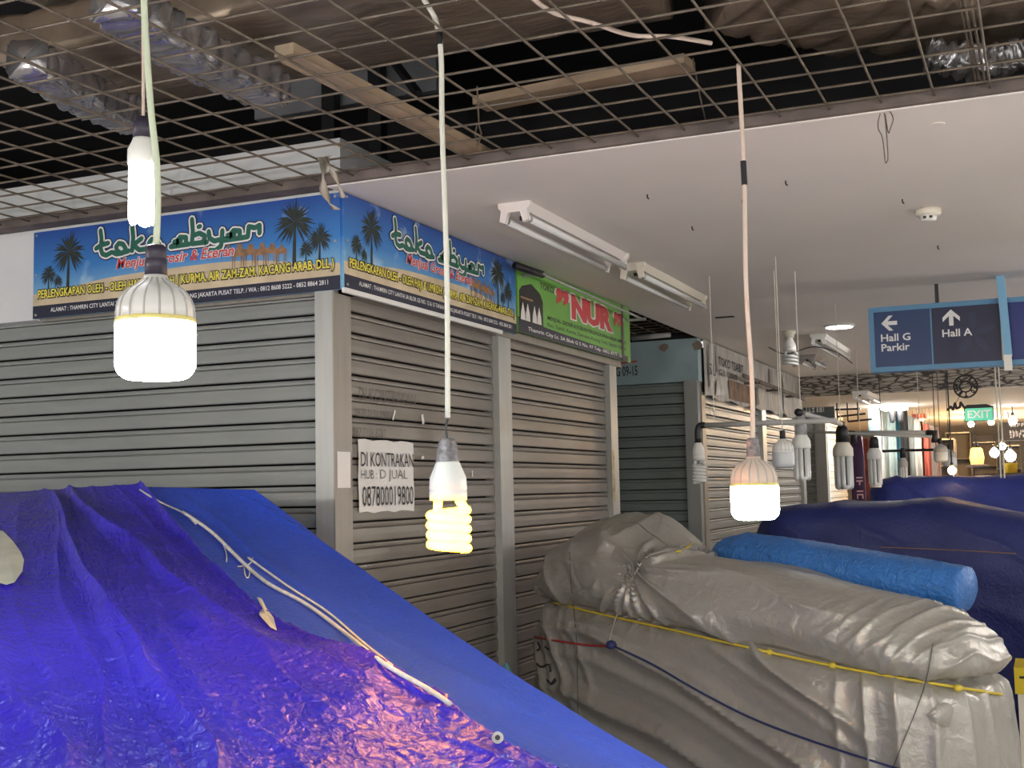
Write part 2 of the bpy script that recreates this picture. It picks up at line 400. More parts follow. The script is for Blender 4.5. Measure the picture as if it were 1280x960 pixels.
for k, (x, y, s_) in enumerate(((829, 434, .03), (872, 432, .035))):
    a = at_y(x, y, YR); mb = MB()
    poly(mb, Plane(a, (1, 0, 0), (0, 0, 1)), [(s_*(1+.5*random.random())*math.cos(t*.7), s_*(.6+.6*random.random())*math.sin(t*.7)) for t in range(9)], .0012)
    tag(mb.build('peeled_patch', mat('peeled plaster', (.27, .22, .17), .9)), ['brown peeled patch in the middle of the pale blue fascia', 'brown peeled patch at the corner of the pale blue fascia'][k], 'stain')

# ------------------------------------------------------------------ wire mesh ceiling
wm = thing('wire_mesh_ceiling', (-1.8, 2.0, 2.70), 'rusty square wire mesh hung where ceiling panels are missing', 'wire mesh')
XW = [-.842+.15*k for k in range(-30, 14)]
def sag(x, y): return 2.722+.010*(fbm(x*.9+5, y*.9+3, 2)-.4)
for i, x in enumerate(XW):
    pts = []
    for y in np.linspace(.3, 3.72, 24):
        j = .012*(fbm(y*1.4+i*3.1, i*7.7, 3)-.45)
        pts.append((x+j+(.10*(2.9-y) if x < -2.2 else 0)*0, y, sag(x, y)))
    MB().tube(pts, .0037, 6).build('wire', M_wire, wm, smooth=True)
for x, ya_, dx in ((-.108, 2.4, .012), (-.122, 2.2, -.006), (-.131, 2.6, .004)):
    MB().tube([(x+dx, ya_, 2.735), (x, 3.1, 2.738), (x+.004, 3.71, 2.735)], .0037, 6).build('wire', M_wire, wm, smooth=True)
k = 0; y = 3.672
while y > .3:
    pts = [(x, y+.016*(fbm(x*1.7+k*2.3, k*5.1, 3)-.45), float(sag(x, y))+.007) for x in np.linspace(-5.4, 1.15, 40)]
    MB().tube(pts, .0037, 6).build('wire', M_wire, wm, smooth=True); y -= .148; k += 1

# ------------------------------------------------------------------ ducts and clutter above the mesh
def duct(pts, w, h, name, m, label, seed, up=(0, 0, 1), n=60, crump=.018):
    """rectangular insulated duct along a path with crumpled skin"""
    C = catmull(np.array(pts, float), n) if len(pts) > 2 else np.array([np.array(pts[0])+(np.array(pts[1])-np.array(pts[0]))*t for t in np.linspace(0, 1, n)])
    T = np.gradient(C, axis=0); T /= np.linalg.norm(T, axis=1, keepdims=True)
    S = np.cross(T, np.array(up)); S /= np.linalg.norm(S, axis=1, keepdims=True); U = np.cross(S, T)
    m_ = 36; G = np.zeros((n, m_, 3))
    for j in range(m_):
        a = 2*math.pi*j/m_; ca, sa = math.cos(a), math.sin(a)
        e = .35; x = math.copysign(abs(ca)**e, ca)*w/2; z = math.copysign(abs(sa)**e, sa)*h/2
        G[:, j] = C+S*x+U*z
    jj, ii = np.meshgrid(np.arange(m_), np.arange(n))
    ang = 2*math.pi*jj/m_
    nn = fbm(3*np.cos(ang)+seed+ii*.22, 3*np.sin(ang)+ii*.05, 4)+.5*ridge(ii*.55+3*fbm(ii*.2+seed, jj*.25, 2))
    G = G+grid_normals(G, True)*((nn-.6)*crump)[..., None]
    for e in (0, -1): G[e] = C[e]+(G[e]-C[e])*.05
    o = grid_build(G, name, m, None, closed=True)
    return tag(o, label, 'duct')
duct([(-3.3, 3.42, 3.20), (-.98, 3.44, 3.18)], .62, .20, 'insulated_duct', M_foil, 'broad foil-wrapped air duct lying over the wire mesh', 1)
duct([(-3.4, 2.0, 3.5), (-3.1, 3.1, 3.48), (-3.0, 3.5, 3.48)], .50, .20, 'insulated_duct', M_foil, 'foil-wrapped duct branch running towards the white upper wall', 4)
duct([(-2.30, 2.6, 2.98), (-2.33, 3.0, 2.96), (-2.36, 3.46, 2.98)], .15, .12, 'flexible_duct', M_foils, 'bright crumpled silver duct hose above the mesh', 9, crump=.035)
duct([(-2.86, 2.85, 2.98), (-2.93, 3.2, 2.97), (-2.98, 3.5, 2.99)], .13, .12, 'flexible_duct', M_foils, 'dull silver duct hose beside the hanging lamps', 12, crump=.03)
duct([(-.75, 3.55, 3.12), (-.30, 3.95, 3.10), (.35, 4.05, 3.14)], .5, .2, 'insulated_duct', M_foil, 'torn brown foil duct sagging above the white ceiling edge', 15, crump=.05)
duct([(-.28, 3.98, 2.93), (-.10, 4.04, 2.90), (-.02, 4.10, 2.93)], .10, .08, 'foil_scrap', M_foils, 'loose torn silver foil hanging from the brown duct', 21, crump=.05)
tag(MB().bar(at_z(355, 62, 2.757), at_z(618, 200, 2.757), .06, .03).build('timber_batten', M_tan), 'long tan timber batten slanting above the mesh', 'batten')
tag(MB().bar(at_z(352, 74, 2.745), at_z(606, 206, 2.745), .012, .012).build('metal_rod', M_tan), 'thin rod running beside the tan batten', 'rod')
tag(MB().bar(at_z(600, 130, 2.95), at_z(862, 78, 2.95), .10, .03).build('timber_board', M_tan), 'flat brownish board lying across above the mesh', 'board')
hg = thing('hanger_clip', at_z(598, 190, 2.74), 'small wire hanger clip dangling above the mesh', 'clip')
a = np.array(at_z(598, 188, 2.74)); MB().tube([a+(0, 0, .02), a+(.012, 0, .055), a+(.004, 0, .085), a+(0, 0, .22)], .003, 6).build('hook', M_wire, hg)
MB().tube([a+(.001, 0, .02), a+(-.012, 0, .055), a+(-.004, 0, .085)], .003, 6).build('hook', M_wire, hg)
tag(MB().tube([at_z(866, 73, 2.95), at_z(875, 120, 2.80), at_z(886, 168, 2.735)], .0025, 5).build('suspension_wire', M_wire), 'thin pale suspension wire above the mesh', 'wire')

# ------------------------------------------------------------------ banners
def palm(mb, pl, x, y, h, off, seed):
    rnd = random.Random(seed); cx, cy = x+.02*h, y+h*.68
    poly(mb, pl, [(x-.035*h, y), (x+.035*h, y), (cx+.02*h, cy), (cx-.02*h, cy)], off)
    for i in range(34):
        a = math.radians(-65+310*i/33+rnd.uniform(-5, 5)); L = h*rnd.uniform(.30, .40); w = .020*h
        dx, dy = math.cos(a), math.sin(a); px, py = -dy, dx; dr = .10*h*abs(dx)
        p1 = (cx+dx*L*.55, cy+dy*L*.55-dr*.25); p2 = (cx+dx*L, cy+dy*L-dr)
        poly(mb, pl, [(cx, cy), (p1[0]+px*w, p1[1]+py*w), p2, (p1[0]-px*w, p1[1]-py*w)], off+1e-6*i)
def camel(mb, pl, x, y, h, off):
    poly(mb, pl, [(x-.32*h, y+.45*h), (x+.28*h, y+.45*h), (x+.30*h, y+.65*h), (x+.12*h, y+.74*h), (x, y+.95*h), (x-.12*h, y+.74*h), (x-.32*h, y+.68*h)], off)
    poly(mb, pl, [(x-.30*h, y+.55*h), (x-.42*h, y+.60*h), (x-.50*h, y+.92*h), (x-.58*h, y+.90*h), (x-.58*h, y+.98*h), (x-.42*h, y+1.0*h), (x-.30*h, y+.70*h)], off+1e-6)
    for q in (-.27, -.17, .14, .24): poly(mb, pl, [(x+q*h-.014*h, y), (x+q*h+.014*h, y), (x+q*h+.03*h, y+.5*h), (x+q*h-.03*h, y+.5*h)], off+2e-6)
GLY = {  # calligraphic strokes, unit = x-height
 't': [[(.10, 1.75), (.16, 1.2), (.12, .5), (.22, .12), (.45, .0), (.75, .16)], [(-.15, .55), (.15, .75), (.55, .82)]],
 'o': [[(.05, .15), (.25, .0), (.62, .02), (.78, .28), (.62, .62), (.38, .72), (.22, .5), (.30, .2), (.5, .02), (.95, .12)]],
 'k': [[(.22, 1.7), (.28, 1.0), (.22, .1)], [(.75, .85), (.28, .48), (.62, .1), (1.0, .1)]],
 'a': [[(-.05, .05), (.95, .08)], [(.15, .1), (.45, .62), (.78, .55), (.78, .08)], [(.15, .35), (.5, .35)]],
 'b': [[(.15, 1.7), (.20, .9), (.15, .08), (.95, .08)], [(.2, .6), (.55, .72), (.85, .5), (.8, .08)]],
 'y': [[(.1, .75), (.15, .3), (.4, .08), (.8, .15), (.82, .7)], [(.82, .3), (.75, -.3), (.45, -.55), (.15, -.5)]],
 'r': [[(-.05, .08), (.25, .1), (.3, .75), (.62, .62), (.85, .75), (.85, .25)]]}
def shop_name(pl, x, y, w, xh, root, off, slope=.10):
    seq = ['t', 'o', 'k', 'o', None, 'a', 'b', 'y', 'a', 'r']; adv = {'t': .78, 'o': .92, 'k': .95, None: .55, 'a': .95, 'b': .95, 'y': .95, 'r': .9}
    tot = sum(adv[c] for c in seq); u = w/tot
    for lay, (wd_, m, o) in enumerate(((.80, M_black, 0), (.64, M_wht, .0006), (.38, M_green, .0012))):
        mb = MB(); cx = x
        for i, c in enumerate(seq):
            if c:
                for st in GLY[c]:
                    stroke(mb, pl, [(cx+px*u, y+py*xh+slope*(cx+px*u-x)) for px, py in st], wd_*xh*.9, off+o+i*3e-5)
                if c == 'b': stroke(mb, pl, [(cx+.5*u, y+1.15*xh+slope*(cx-x)), (cx+.6*u, y+1.17*xh+slope*(cx-x))], wd_*xh*.8, off+o+4e-4)
            cx += adv[c]*u
        mb.build('name_lettering', m, root)
def toko_banner(o, ex, W, H, label, flip):
    pl = Plane(o, ex, (0, 0, 1)); n = pl.n
    base = pl.p(W/2, 0, 0)
    r = thing('shop_banner', base, label, 'banner')
    mb = MB(); c = [pl.p(0, 0), pl.p(W, 0), pl.p(W, H), pl.p(0, H)]
    mb.add(c+[q-n*.012 for q in c], [(0, 1, 2, 3), (7, 6, 5, 4), (0, 4, 5, 1), (1, 5, 6, 2), (2, 6, 7, 3), (3, 7, 4, 0)]); rt_ = r; r = mb.build('panel', M_sky, r)
    mb = MB(); poly(mb, pl, [(0, .135*H), (W, .135*H)]+[(W*(1-t), H*(.27+.17*max(0, math.sin(math.pi*(t*1.25-.12)))+.03*math.sin(9*t))) for t in np.linspace(0, 1, 26)], .0006); mb.build('dune_print', M_sand, r)
    mb = MB(); poly(mb, pl, [(0, 0), (W, 0), (W, .145*H), (0, .145*H)], .0010); mb.build('address_strip', M_navysign, r)
    for k, (x, y, h) in enumerate(((.125, .27, .78), (.055, .25, .42), (.865, .28, .80), (.94, .26, .50), (.90, .26, .32), (.09, .26, .25))):
        mb = MB(); palm(mb, pl, x*W, y*H, h*H*.86, .0012+.0001*k, k); mb.build('palm_print', M_palm, r)
    for k, x in enumerate((.695, .730, .765, .797, .828)):
        mb = MB(); camel(mb, pl, x*W, .33*H+.01*H*(k % 2), (.27-.012*k)*H, .0020+.00003*k); mb.build('camel_print', M_camel, r)
    shop_name(pl, .235*W, .635*H, .53*W, .165*H, r, .0024, slope=.0)
    text('Menjual Grosir & Eceran', pl, .295*W, .425*H, .39*W, .165*H, M_wht, r, .0040, .06, .25)
    text('Menjual Grosir & Eceran', pl, .297*W, .43*H, .386*W, .155*H, M_red, r, .0044, .018, .25)
    s = 'PERLENGKAPAN OLEH - OLEH HAJI & UMROH ( KURMA, AIR ZAM-ZAM, KACANG ARAB, DLL )'
    text(s, pl, .018*W, .185*H, .968*W, .15*H, M_black, r, .0040, .10); text(s, pl, .02*W, .197*H, .964*W, .128*H, M_yel, r, .0045, .022)
    s = 'ALAMAT : THAMRIN CITY LANTAI 3A BLOK G5 NO. 12 & 15 TANAH ABANG JAKARTA PUSAT TELP. / WA : 0812 8608 5222 - 0852 8864 2811'
    text(s, pl, .065*W, .045*H, .90*W, .065*H, M_wht, r, .0016, .012)
    for px_, py_ in ((.012, .96), (.012, .04), (.988, .96), (.35, .97), (.988, .5), (.012, .5)):
        mb = MB(); c0 = pl.p(px_*W, py_*H, .001); mb.tube([c0, c0+n*.004], .005, 8); mb.build('rivet', M_alu, rt_)
    return rt_
toko_banner((-3.748, YA-.004, 2.338), (1, 0, 0), 1.448, .355, 'blue desert-scene shop banner on the wall over the wide grey shutter', 0)
toko_banner((XB+.004, 3.806, 2.345), (0, 1, 0), 1.575, .350, 'blue desert-scene shop banner over the shutter with the paper notice', 1)
# metal light strip under the second banner
tag(MB().box((XB-.002, 3.80, 2.326), (XB+.012, 5.20, 2.344)).build('banner_rail', M_white), 'thin white rail along the bottom of the blue banner', 'rail')
def green_banner():
    W, H = 1.74, .335; pl = Plane((XB+.006, 5.40, 2.362), (.0, 1, 0), (0, 0, 1)); n = pl.n
    r = thing('shop_banner', pl.p(W/2, 0, 0), 'lime green shop banner with big red lettering', 'banner')
    mb = MB(); c = [pl.p(0, 0), pl.p(W, 0), pl.p(W, H), pl.p(0, H)]
    mb.add(c+[q-n*.012 for q in c], [(0, 1, 2, 3), (7, 6, 5, 4), (0, 4, 5, 1), (1, 5, 6, 2), (2, 6, 7, 3), (3, 7, 4, 0)]); r = mb.build('panel', M_limeg, r)
    mb = MB(); poly(mb, pl, [(0, 0), (.97*W, 0), (.97*W, .10*H), (.22*W, .17*H), (0, .22*H)], .0006); mb.build('address_strip', M_navysign, r)
    mb = MB(); poly(mb, pl, [(.01*W, .16*H), (.185*W, .16*H), (.185*W, .55*H), (.165*W, .66*H), (.10*W, .76*H), (.03*W, .68*H), (.01*W, .60*H)], .0010); mb.build('arch_print', M_black, r)
    mb = MB(); poly(mb, pl, [(.02*W, .50*H), (.11*W, .50*H), (.11*W, .53*H), (.02*W, .53*H)], .0014); mb.build('band_print', M_camel, r)
    for x in (.035, .07, .12, .155):
        mb = MB(); poly(mb, pl, [((x-.017)*W, .19*H), ((x+.017)*W, .19*H), ((x+.014)*W, .30*H), (x*W, .45*H), ((x-.014)*W, .30*H)], .0016); mb.build('tent_print', M_paper, r)
    text('TOKO', pl, .165*W, .74*H, .11*W, .10*H, M_black, r, .001, .02)
    for m, b, o, g in ((M_paper, .10, .0012, .012), (M_red, .045, .0020, 0)):
        text('NUR', pl, (.42-g)*W, (.44-g*2)*H, (.39+2*g)*W, (.41+4*g)*H, m, r, o, b+.02)
        text('\u201d', pl, (.29-g)*W, (.60-g)*H, (.11+2*g)*W, (.26+2*g)*H, m, r, o, b)
        text('\u201d', pl, (.825-g)*W, (.58-g)*H, (.10+2*g)*W, (.26+2*g)*H, m, r, o, b)
    text('MENJUAL GROSIR & ECERAN PERLENGKAPAN HAJI & UMROH', pl, .22*W, .285*H, .73*W, .085*H, M_black, r, .001, .015)
    text('Peci, Tasbih, Kurma, Zam-zam, Kacang Turki, Sajadah, Parfum', pl, .22*W, .185*H, .73*W, .075*H, M_black, r, .001, .005)
    text('Thamrin City Lt. 3A Blok G 5 No. 97 Telp. 0852 8777 1581', pl, .07*W, .035*H, .86*W, .075*H, M_wht, r, .001, .012)
    mb = MB(); poly(mb, pl, [(.905*W, 0), (.925*W, 0), (.925*W, H), (.905*W, H)], .004); mb.build('strap', M_wood, r)
    q = pl.p(-.16, .90*H, .10); e = pl.p(1.03*W, .70*H, .10)
    rr = thing('awning_rod', q, 'thin metal awning rod across the green banner', 'rod')
    MB().tube([pl.p(.06, .83*H, .10), pl.p(.98*W, .76*H, .10)], .007, 8).build('rod', M_alu, rr, smooth=True)
    MB().tube([pl.p(-.16, .86*H, .06), pl.p(.08, .83*H, .10)], .018, 10).build('motor_tube', M_black, rr, smooth=True)
    MB().tube([pl.p(.97*W, .76*H, .0), pl.p(.97*W, .76*H, .12)], .008, 8).build('bracket', M_alu, rr)
    MB().tube([pl.p(.06, .83*H, .0), pl.p(.06, .83*H, .12)], .008, 8).build('bracket', M_alu, rr)
green_banner()

# ------------------------------------------------------------------ things on the shutter
XS = XSH+.0175
def on_b(x, y, X=XS): return at_x(x, y, X)
a = on_b(448, 641); b_ = on_b(447, 549); c_ = on_b(516, 556)
pw_ = (c_[1]-b_[1])
nt_ = thing('paper_notice', a, 'white handwritten paper notice taped to the taupe shutter', 'paper')
pl = Plane((XS+.002, a[1], a[2]), (0, 1, 0), (0, 0, 1)); hh = b_[2]-a[2]
mb = MB(); rows = 8; V = []
for i in range(rows+1):
    for j in range(rows+1):
        V.append(pl.p(pw_*j/rows, hh*i/rows+.004*math.sin(j*2.2)*(i in (0, rows)), .0015*math.sin(i*1.3+j*.7)))
mb.add(V, [(i*9+j, i*9+j+1, (i+1)*9+j+1, (i+1)*9+j) for i in range(rows) for j in range(rows)]); mb.build('sheet', M_paper, nt_)
text('DI KONTRAKAN', pl, .03*pw_, .63*hh, .95*pw_, .20*hh, M_ink, nt_, .0045, .0)
text('HUB :', pl, .03*pw_, .46*hh, .27*pw_, .12*hh, M_ink, nt_, .0045, -.01)
text('D JUAL', pl, .36*pw_, .42*hh, .5*pw_, .17*hh, M_inkf, nt_, .0045, -.012)
text('087800019800', pl, .05*pw_, .08*hh, .92*pw_, .28*hh, M_ink, nt_, .0045, -.004)
for s_, (x0, y0, x1, y1), nm in (('DI KONTRAKAN', (449, 500, 519, 487), 0), ('0878 0131 1900', (444, 521, 487, 512), 1), ('087 7106 8787', (441, 545, 482, 538), 2)):
    a = on_b(x0, y0); b_ = on_b(x1, y1)
    q = text(s_, Plane((XS+.0012, a[1], a[2]), (0, 1, 0), (0, 0, 1)), 0, 0, b_[1]-a[1], .052 if nm == 0 else .034, M_inkf, shB, .0, -.008, name='scrawled_writing')
def tape(x, y, w, h, rot, label):
    a = on_b(x, y); c, s = math.cos(rot), math.sin(rot); mb = MB()
    poly(mb, Plane(a, (0, 1, 0), (0, 0, 1)), [(u*c-v*s, u*s+v*c) for u, v in ((-w, -h), (w, -h), (w, h), (-w, h))], .002)
    tag(mb.build('tape_scrap', M_paper), label, 'tape')
tape(492, 519, .006, .022, -.5, 'white tape scrap beside the scrawled numbers on the shutter'); tape(528, 524, .01, .02, .3, 'white tape scrap right of the scrawled numbers')
tape(590, 592, .006, .014, 0, 'white tape scrap beside the amber lamp'); tape(528, 572, .012, .006, .2, 'white tape scrap at the corner of the paper notice')
a = at_x(421.5, 610, XP); b_ = at_x(437.5, 565, XP); mb = MB(); poly(mb, Plane((XP, a[1], a[2]), (0, 1, 0), (0, 0, 1)), [(0, 0), (b_[1]-a[1], 0), (b_[1]-a[1], b_[2]-a[2]), (0, b_[2]-a[2])], .0015)
tag(mb.build('sticker', M_paper), 'small white sticker on the corner post', 'sticker')
a = at_x(768, 627, XP); mb = MB(); poly(mb, Plane((XP, a[1]-.03, a[2]), (0, 1, 0), (0, 0, 1)), [(0, 0), (.05, 0), (.05, .30), (0, .30)], .001)
tag(mb.build('sticker_strip', mat('yellowed sticker', (.50, .42, .24), .7, var=.5, vscale=20)), 'yellowed sticker strip on the post below the green banner', 'sticker')

# ------------------------------------------------------------------ lamps on cords
def cord(pts, r, m, label, name='power_cord', n=40):
    Pn = catmull(np.array(pts, float), n) if len(pts) > 2 else pts
    return tag(MB().tube(Pn, r, 8).build(name, m, smooth=True), label, 'cord')
def led_bulb(top, R, m_led, m_body, label, lit=True, sock=M_bplum, group=None):
    """hangs from 'top' = upper end of the socket"""
    t = np.array(top); hs, hd, hl = .78*R, 1.15*R, 1.50*R; tot = hs+hd+hl
    r = thing('led_bulb', t-(0, 0, tot), label, 'light bulb', group)
    MB().lathe([(.20*R, 0), (.25*R, -.04*R), (.27*R, -.3*R), (.25*R, -.32*R), (.27*R, -.36*R), (.28*R, -hs)], t, 20).build('socket', sock, r, smooth=True)
    pr = [(.29*R, -hs), (.31*R, -hs-.10*R), (.48*R, -hs-.24*R), (.72*R, -hs-.40*R), (.88*R, -hs-.60*R), (.955*R, -hs-.85*R), (.97*R, -hs-hd)]
    hs_ = MB().lathe(pr, t, 40).build('heat_sink', m_body, r, smooth=True)
    for k in range(16):
        a = 2*math.pi*k/16; P_ = catmull([(q_[0]*1.005*math.cos(a), q_[0]*1.005*math.sin(a), q_[1]) for q_ in pr[1:]], 9)
        MB().tube([t+p_ for p_ in P_], .026*R, 6).build('rib', m_body if k % 1 else M_ribg, hs_, smooth=True)
    MB().lathe([(.98*R, -hs-hd+.05*R), (1.0*R, -hs-hd+.02*R), (1.0*R, -hs-hd-.06*R), (.98*R, -hs-hd-.08*R)], t, 32).build('rim', M_rim if lit else m_body, hs_, smooth=True)
    z0 = -hs-hd-.04*R; q = [(.985*R, z0), (1.0*R, z0-.1*R), (1.0*R, -tot+.42*R)]
    q += [((.62+.38*math.cos(a))*R, -tot+(.36-.36*math.sin(a))*R+.06*R*(1-math.sin(a))) for a in np.linspace(.1, math.pi/2, 8)]+[(.3*R, -tot)]
    MB().lathe(q, t, 32).build('diffuser', m_led, r, smooth=True)
    return r
def u_tube_bulb(top, R, H, m_tube, label, sock=M_black, sockh=.06, group=None, base=M_white, nt=4, hold=False):
    t = np.array(top); hb = .30*H
    r = thing('tube_bulb', t-(0, 0, sockh+H), label, 'light bulb', group)
    MB().lathe([(.45*R, 0), (.62*R, -.3*sockh), (.66*R, -sockh)], t, 16).build('socket', sock, r, smooth=True)
    MB().lathe([(.62*R, -sockh+.002), (.70*R, -sockh-.1*hb), (.98*R, -sockh-.45*hb), (1.0*R, -sockh-.95*hb), (.94*R, -sockh-hb)], t, 24).build('ballast', base, r, smooth=True)
    rt = .235*R
    for k in range(nt):
        a = 2*math.pi*k/nt+.5; c = (math.cos(a)*.62*R, math.sin(a)*.62*R); tx, ty = -math.sin(a)*.30*R, math.cos(a)*.30*R
        zt = -sockh-hb+.004; zb = -sockh-H+rt
        pts = [t+(c[0]-tx, c[1]-ty, zt), t+(c[0]-tx, c[1]-ty, zb+.3*R)]
        pts += [t+(c[0]-tx*math.cos(b), c[1]-ty*math.cos(b), zb+.3*R-.3*R*math.sin(b)) for b in np.linspace(.3, math.pi-.3, 5)]
        pts += [t+(c[0]+tx, c[1]+ty, zb+.3*R), t+(c[0]+tx, c[1]+ty, zt)]
        MB().tube(pts, rt, 8).build('glass_tube', m_tube, r, smooth=True)
    if hold: MB().lathe([(.75*R, -sockh-H+.05*H), (.75*R, -sockh-H-.03*H)], t, 12).build('end_clip', M_cream, r)
    return r
def spiral_bulb(top, R, H, turns, m_tube, label, sock=M_black, sockh=.06, base=M_white, group=None, legs=True, rt=None):
    t = np.array(top); hb = .50*H*.9; r = thing('spiral_bulb', t-(0, 0, sockh+H), label, 'light bulb', group)
    MB().lathe([(.30*R, 0), (.42*R, -.25*sockh), (.50*R, -.9*sockh), (.55*R, -sockh)], t, 18).build('socket', sock, r, smooth=True)
    hb = .42*H
    MB().lathe([(.45*R, -sockh+.003), (.55*R, -sockh-.06*hb), (.80*R, -sockh-.42*hb), (.83*R, -sockh-.72*hb), (.80*R, -sockh-.74*hb), (.83*R, -sockh-.78*hb), (.82*R, -sockh-hb)], t, 28).build('ballast', base, r, smooth=True)
    rt = rt or .17*R; z0 = -sockh-hb-.10*H; z1 = -sockh-H+rt
    pts = [t+(.5*R, 0, -sockh-hb+.002)]+[t+((R-rt)*math.cos(a), (R-rt)*math.sin(a), z0+(z1-z0)*a/(2*math.pi*turns)) for a in np.linspace(0, 2*math.pi*turns, int(22*turns))]
    MB().tube(pts, rt, 10).build('glass_spiral', m_tube, r, smooth=True)
    MB().tube([t+(-.5*R, 0, -sockh-hb+.002), t+(-.55*R, 0, z0-rt)], rt, 10).build('glass_leg', m_tube, r, smooth=True)
    return r
# left pair
D1 = 2.3
top1 = dep(195, 307, D1); bul = led_bulb(top1, 49*D1/F, M_led, M_white, 'big lit white LED bulb on a pale green cord before the banner')
cord([dep(176, -120, D1), dep(180, 0, D1), dep(183, 60, D1), dep(189, 140, D1), dep(196, 205, D1), dep(197, 265, D1), top1-(0, 0, .005)], .0062, M_cordg, 'thick pale green cord holding the big LED bulb')
D2 = 2.42
top2 = dep(179, 147, D2)
u_tube_bulb(top2, 19*D2/F, 110*D2/F, M_cfl, 'slender lit white tube bulb beside the pale green cord', M_bplum, 27*D2/F)
cord([dep(178, -120, D2), dep(178.5, 0, D2), dep(179, 80, D2), top2-(0, 0, .004)], .0030, M_cordp, 'thin peach cord holding the slender tube bulb')
# amber spiral
a = at_z(549, 45, 2.725); D3 = 2.96
top3 = np.array((a[0]+.004, a[1], dep(552, 548, D3)[2]))
spiral_bulb(top3, 28.5*D3/F, (692-577)*D3/F, 4.2, M_orange, 'lit amber spiral bulb hanging before the taupe shutter', M_tape, 29*D3/F, rt=.0105)
cord([a+(-.12, -.16, .30), a+(-.03, -.04, .10), a+(0, 0, 0), a+(.004, 0, -.25), a+(.010, .0, -.6), (top3[0]+.002, top3[1], dep(548, 522, D3)[2])], .0068, M_cord, 'cream cord dropping from the mesh to the amber bulb')
cord([(top3[0]+.002, top3[1], dep(548, 524, D3)[2]), (top3[0]-.003, top3[1], dep(549, 535, D3)[2]), top3-(0, 0, .004)], .003, M_black, 'bare black wires joining the cream cord to the amber bulb', 'wire_joint')
tag(MB().tube([a+(0, 0, .008), a+(0, 0, -.022)], .0085, 8).build('cable_tie', M_black), 'black tie where the cream cord meets the mesh', 'cable tie')
# right LED
a = at_z(923, 80, 2.725); D4 = 3.23
top4 = np.array((a[0], a[1], dep(938, 548, D4)[2]))
led_bulb(top4, 29.5*D4/F*1.0, M_led2, M_cordp, 'lit LED bulb with a ribbed cream body before the weathered banner', sock=M_tape)
cord([a, a+(.004, 0, -.3), a+(-.002, 0, -.6), a+(.004, 0, -.85), top4-(0, 0, .006)], .0062, M_cordp, 'peach cord dropping from the mesh to the ribbed LED bulb')
tag(MB().tube([a+(.003, 0, -.265), a+(.004, 0, -.33)], .008, 8).build('tape_wrap', M_black), 'black tape joint on the peach cord', 'tape')
cord([at_z(655, -12, 2.745), at_z(690, 15, 2.745), at_z(738, 28, 2.742), at_z(790, 44, 2.742), at_z(840, 46, 2.742), at_z(889, 54, 2.742)], .006, M_cordp, 'pale cable lying across the top of the mesh')
# rag and wire loop on the mesh
a = np.array(at_z(405, 200, 2.72))
rg = thing('rag_strip', a-(0, 0, .17), 'twisted beige rag strip knotted to the mesh by the corner', 'rag')
def ribbon(pts, w, m, parent, name):
    P = catmull(np.array(pts, float), 20); mb = MB(); V = []
    for i, p in enumerate(P):
        t = i*.35; V += [p+np.array((math.cos(t)*w/2, math.sin(t)*w/2, 0)), p-np.array((math.cos(t)*w/2, math.sin(t)*w/2, 0)), p+np.array((-math.sin(t)*.004, math.cos(t)*.004, 0)), p-np.array((-math.sin(t)*.004, math.cos(t)*.004, 0))]
    fs = []
    for i in range(len(P)-1):
        for u, v in ((0, 2), (2, 1), (1, 3), (3, 0)): fs.append((i*4+u, i*4+v, i*4+4+v, i*4+4+u))
    mb.add(V, fs); return mb.build(name, m, parent, smooth=True)
d0 = 4.0
ribbon([a+(0, 0, .01), dep(404, 215, d0), dep(404, 235, d0), dep(412, 254, d0), dep(421, 262, d0)], .03, M_cloth, rg, 'strip')
ribbon([a+(.005, 0, .01), dep(412, 208, d0), dep(421, 225, d0), dep(429, 247, d0)], .022, M_cloth, rg, 'strip')
ribbon([a+(-.02, 0, .012), a+(0, 0, -.015), a+(.02, 0, .012)], .03, M_cloth, rg, 'knot')
a = np.array(at_z(1104, 133, 2.72)); k = 3.85/F
lp = thing('wire_loop', a-(0, 0, .16), 'loose bent wire loop dangling from the mesh edge', 'wire')
for s_ in ([(0, 0), (-6, 12), (-8, 25), (-3, 38), (-1, 66), (1, 68), (3, 60), (2, 20), (0, 0)], [(0, 4), (8, 8), (12, 18), (8, 28), (5, 33), (2, 10)]):
    MB().tube(catmull([a+np.array((x*k*.92, -x*k*.3, -y*k)) for x, y in s_], 30), .0018, 5).build('wire', M_wire, lp)

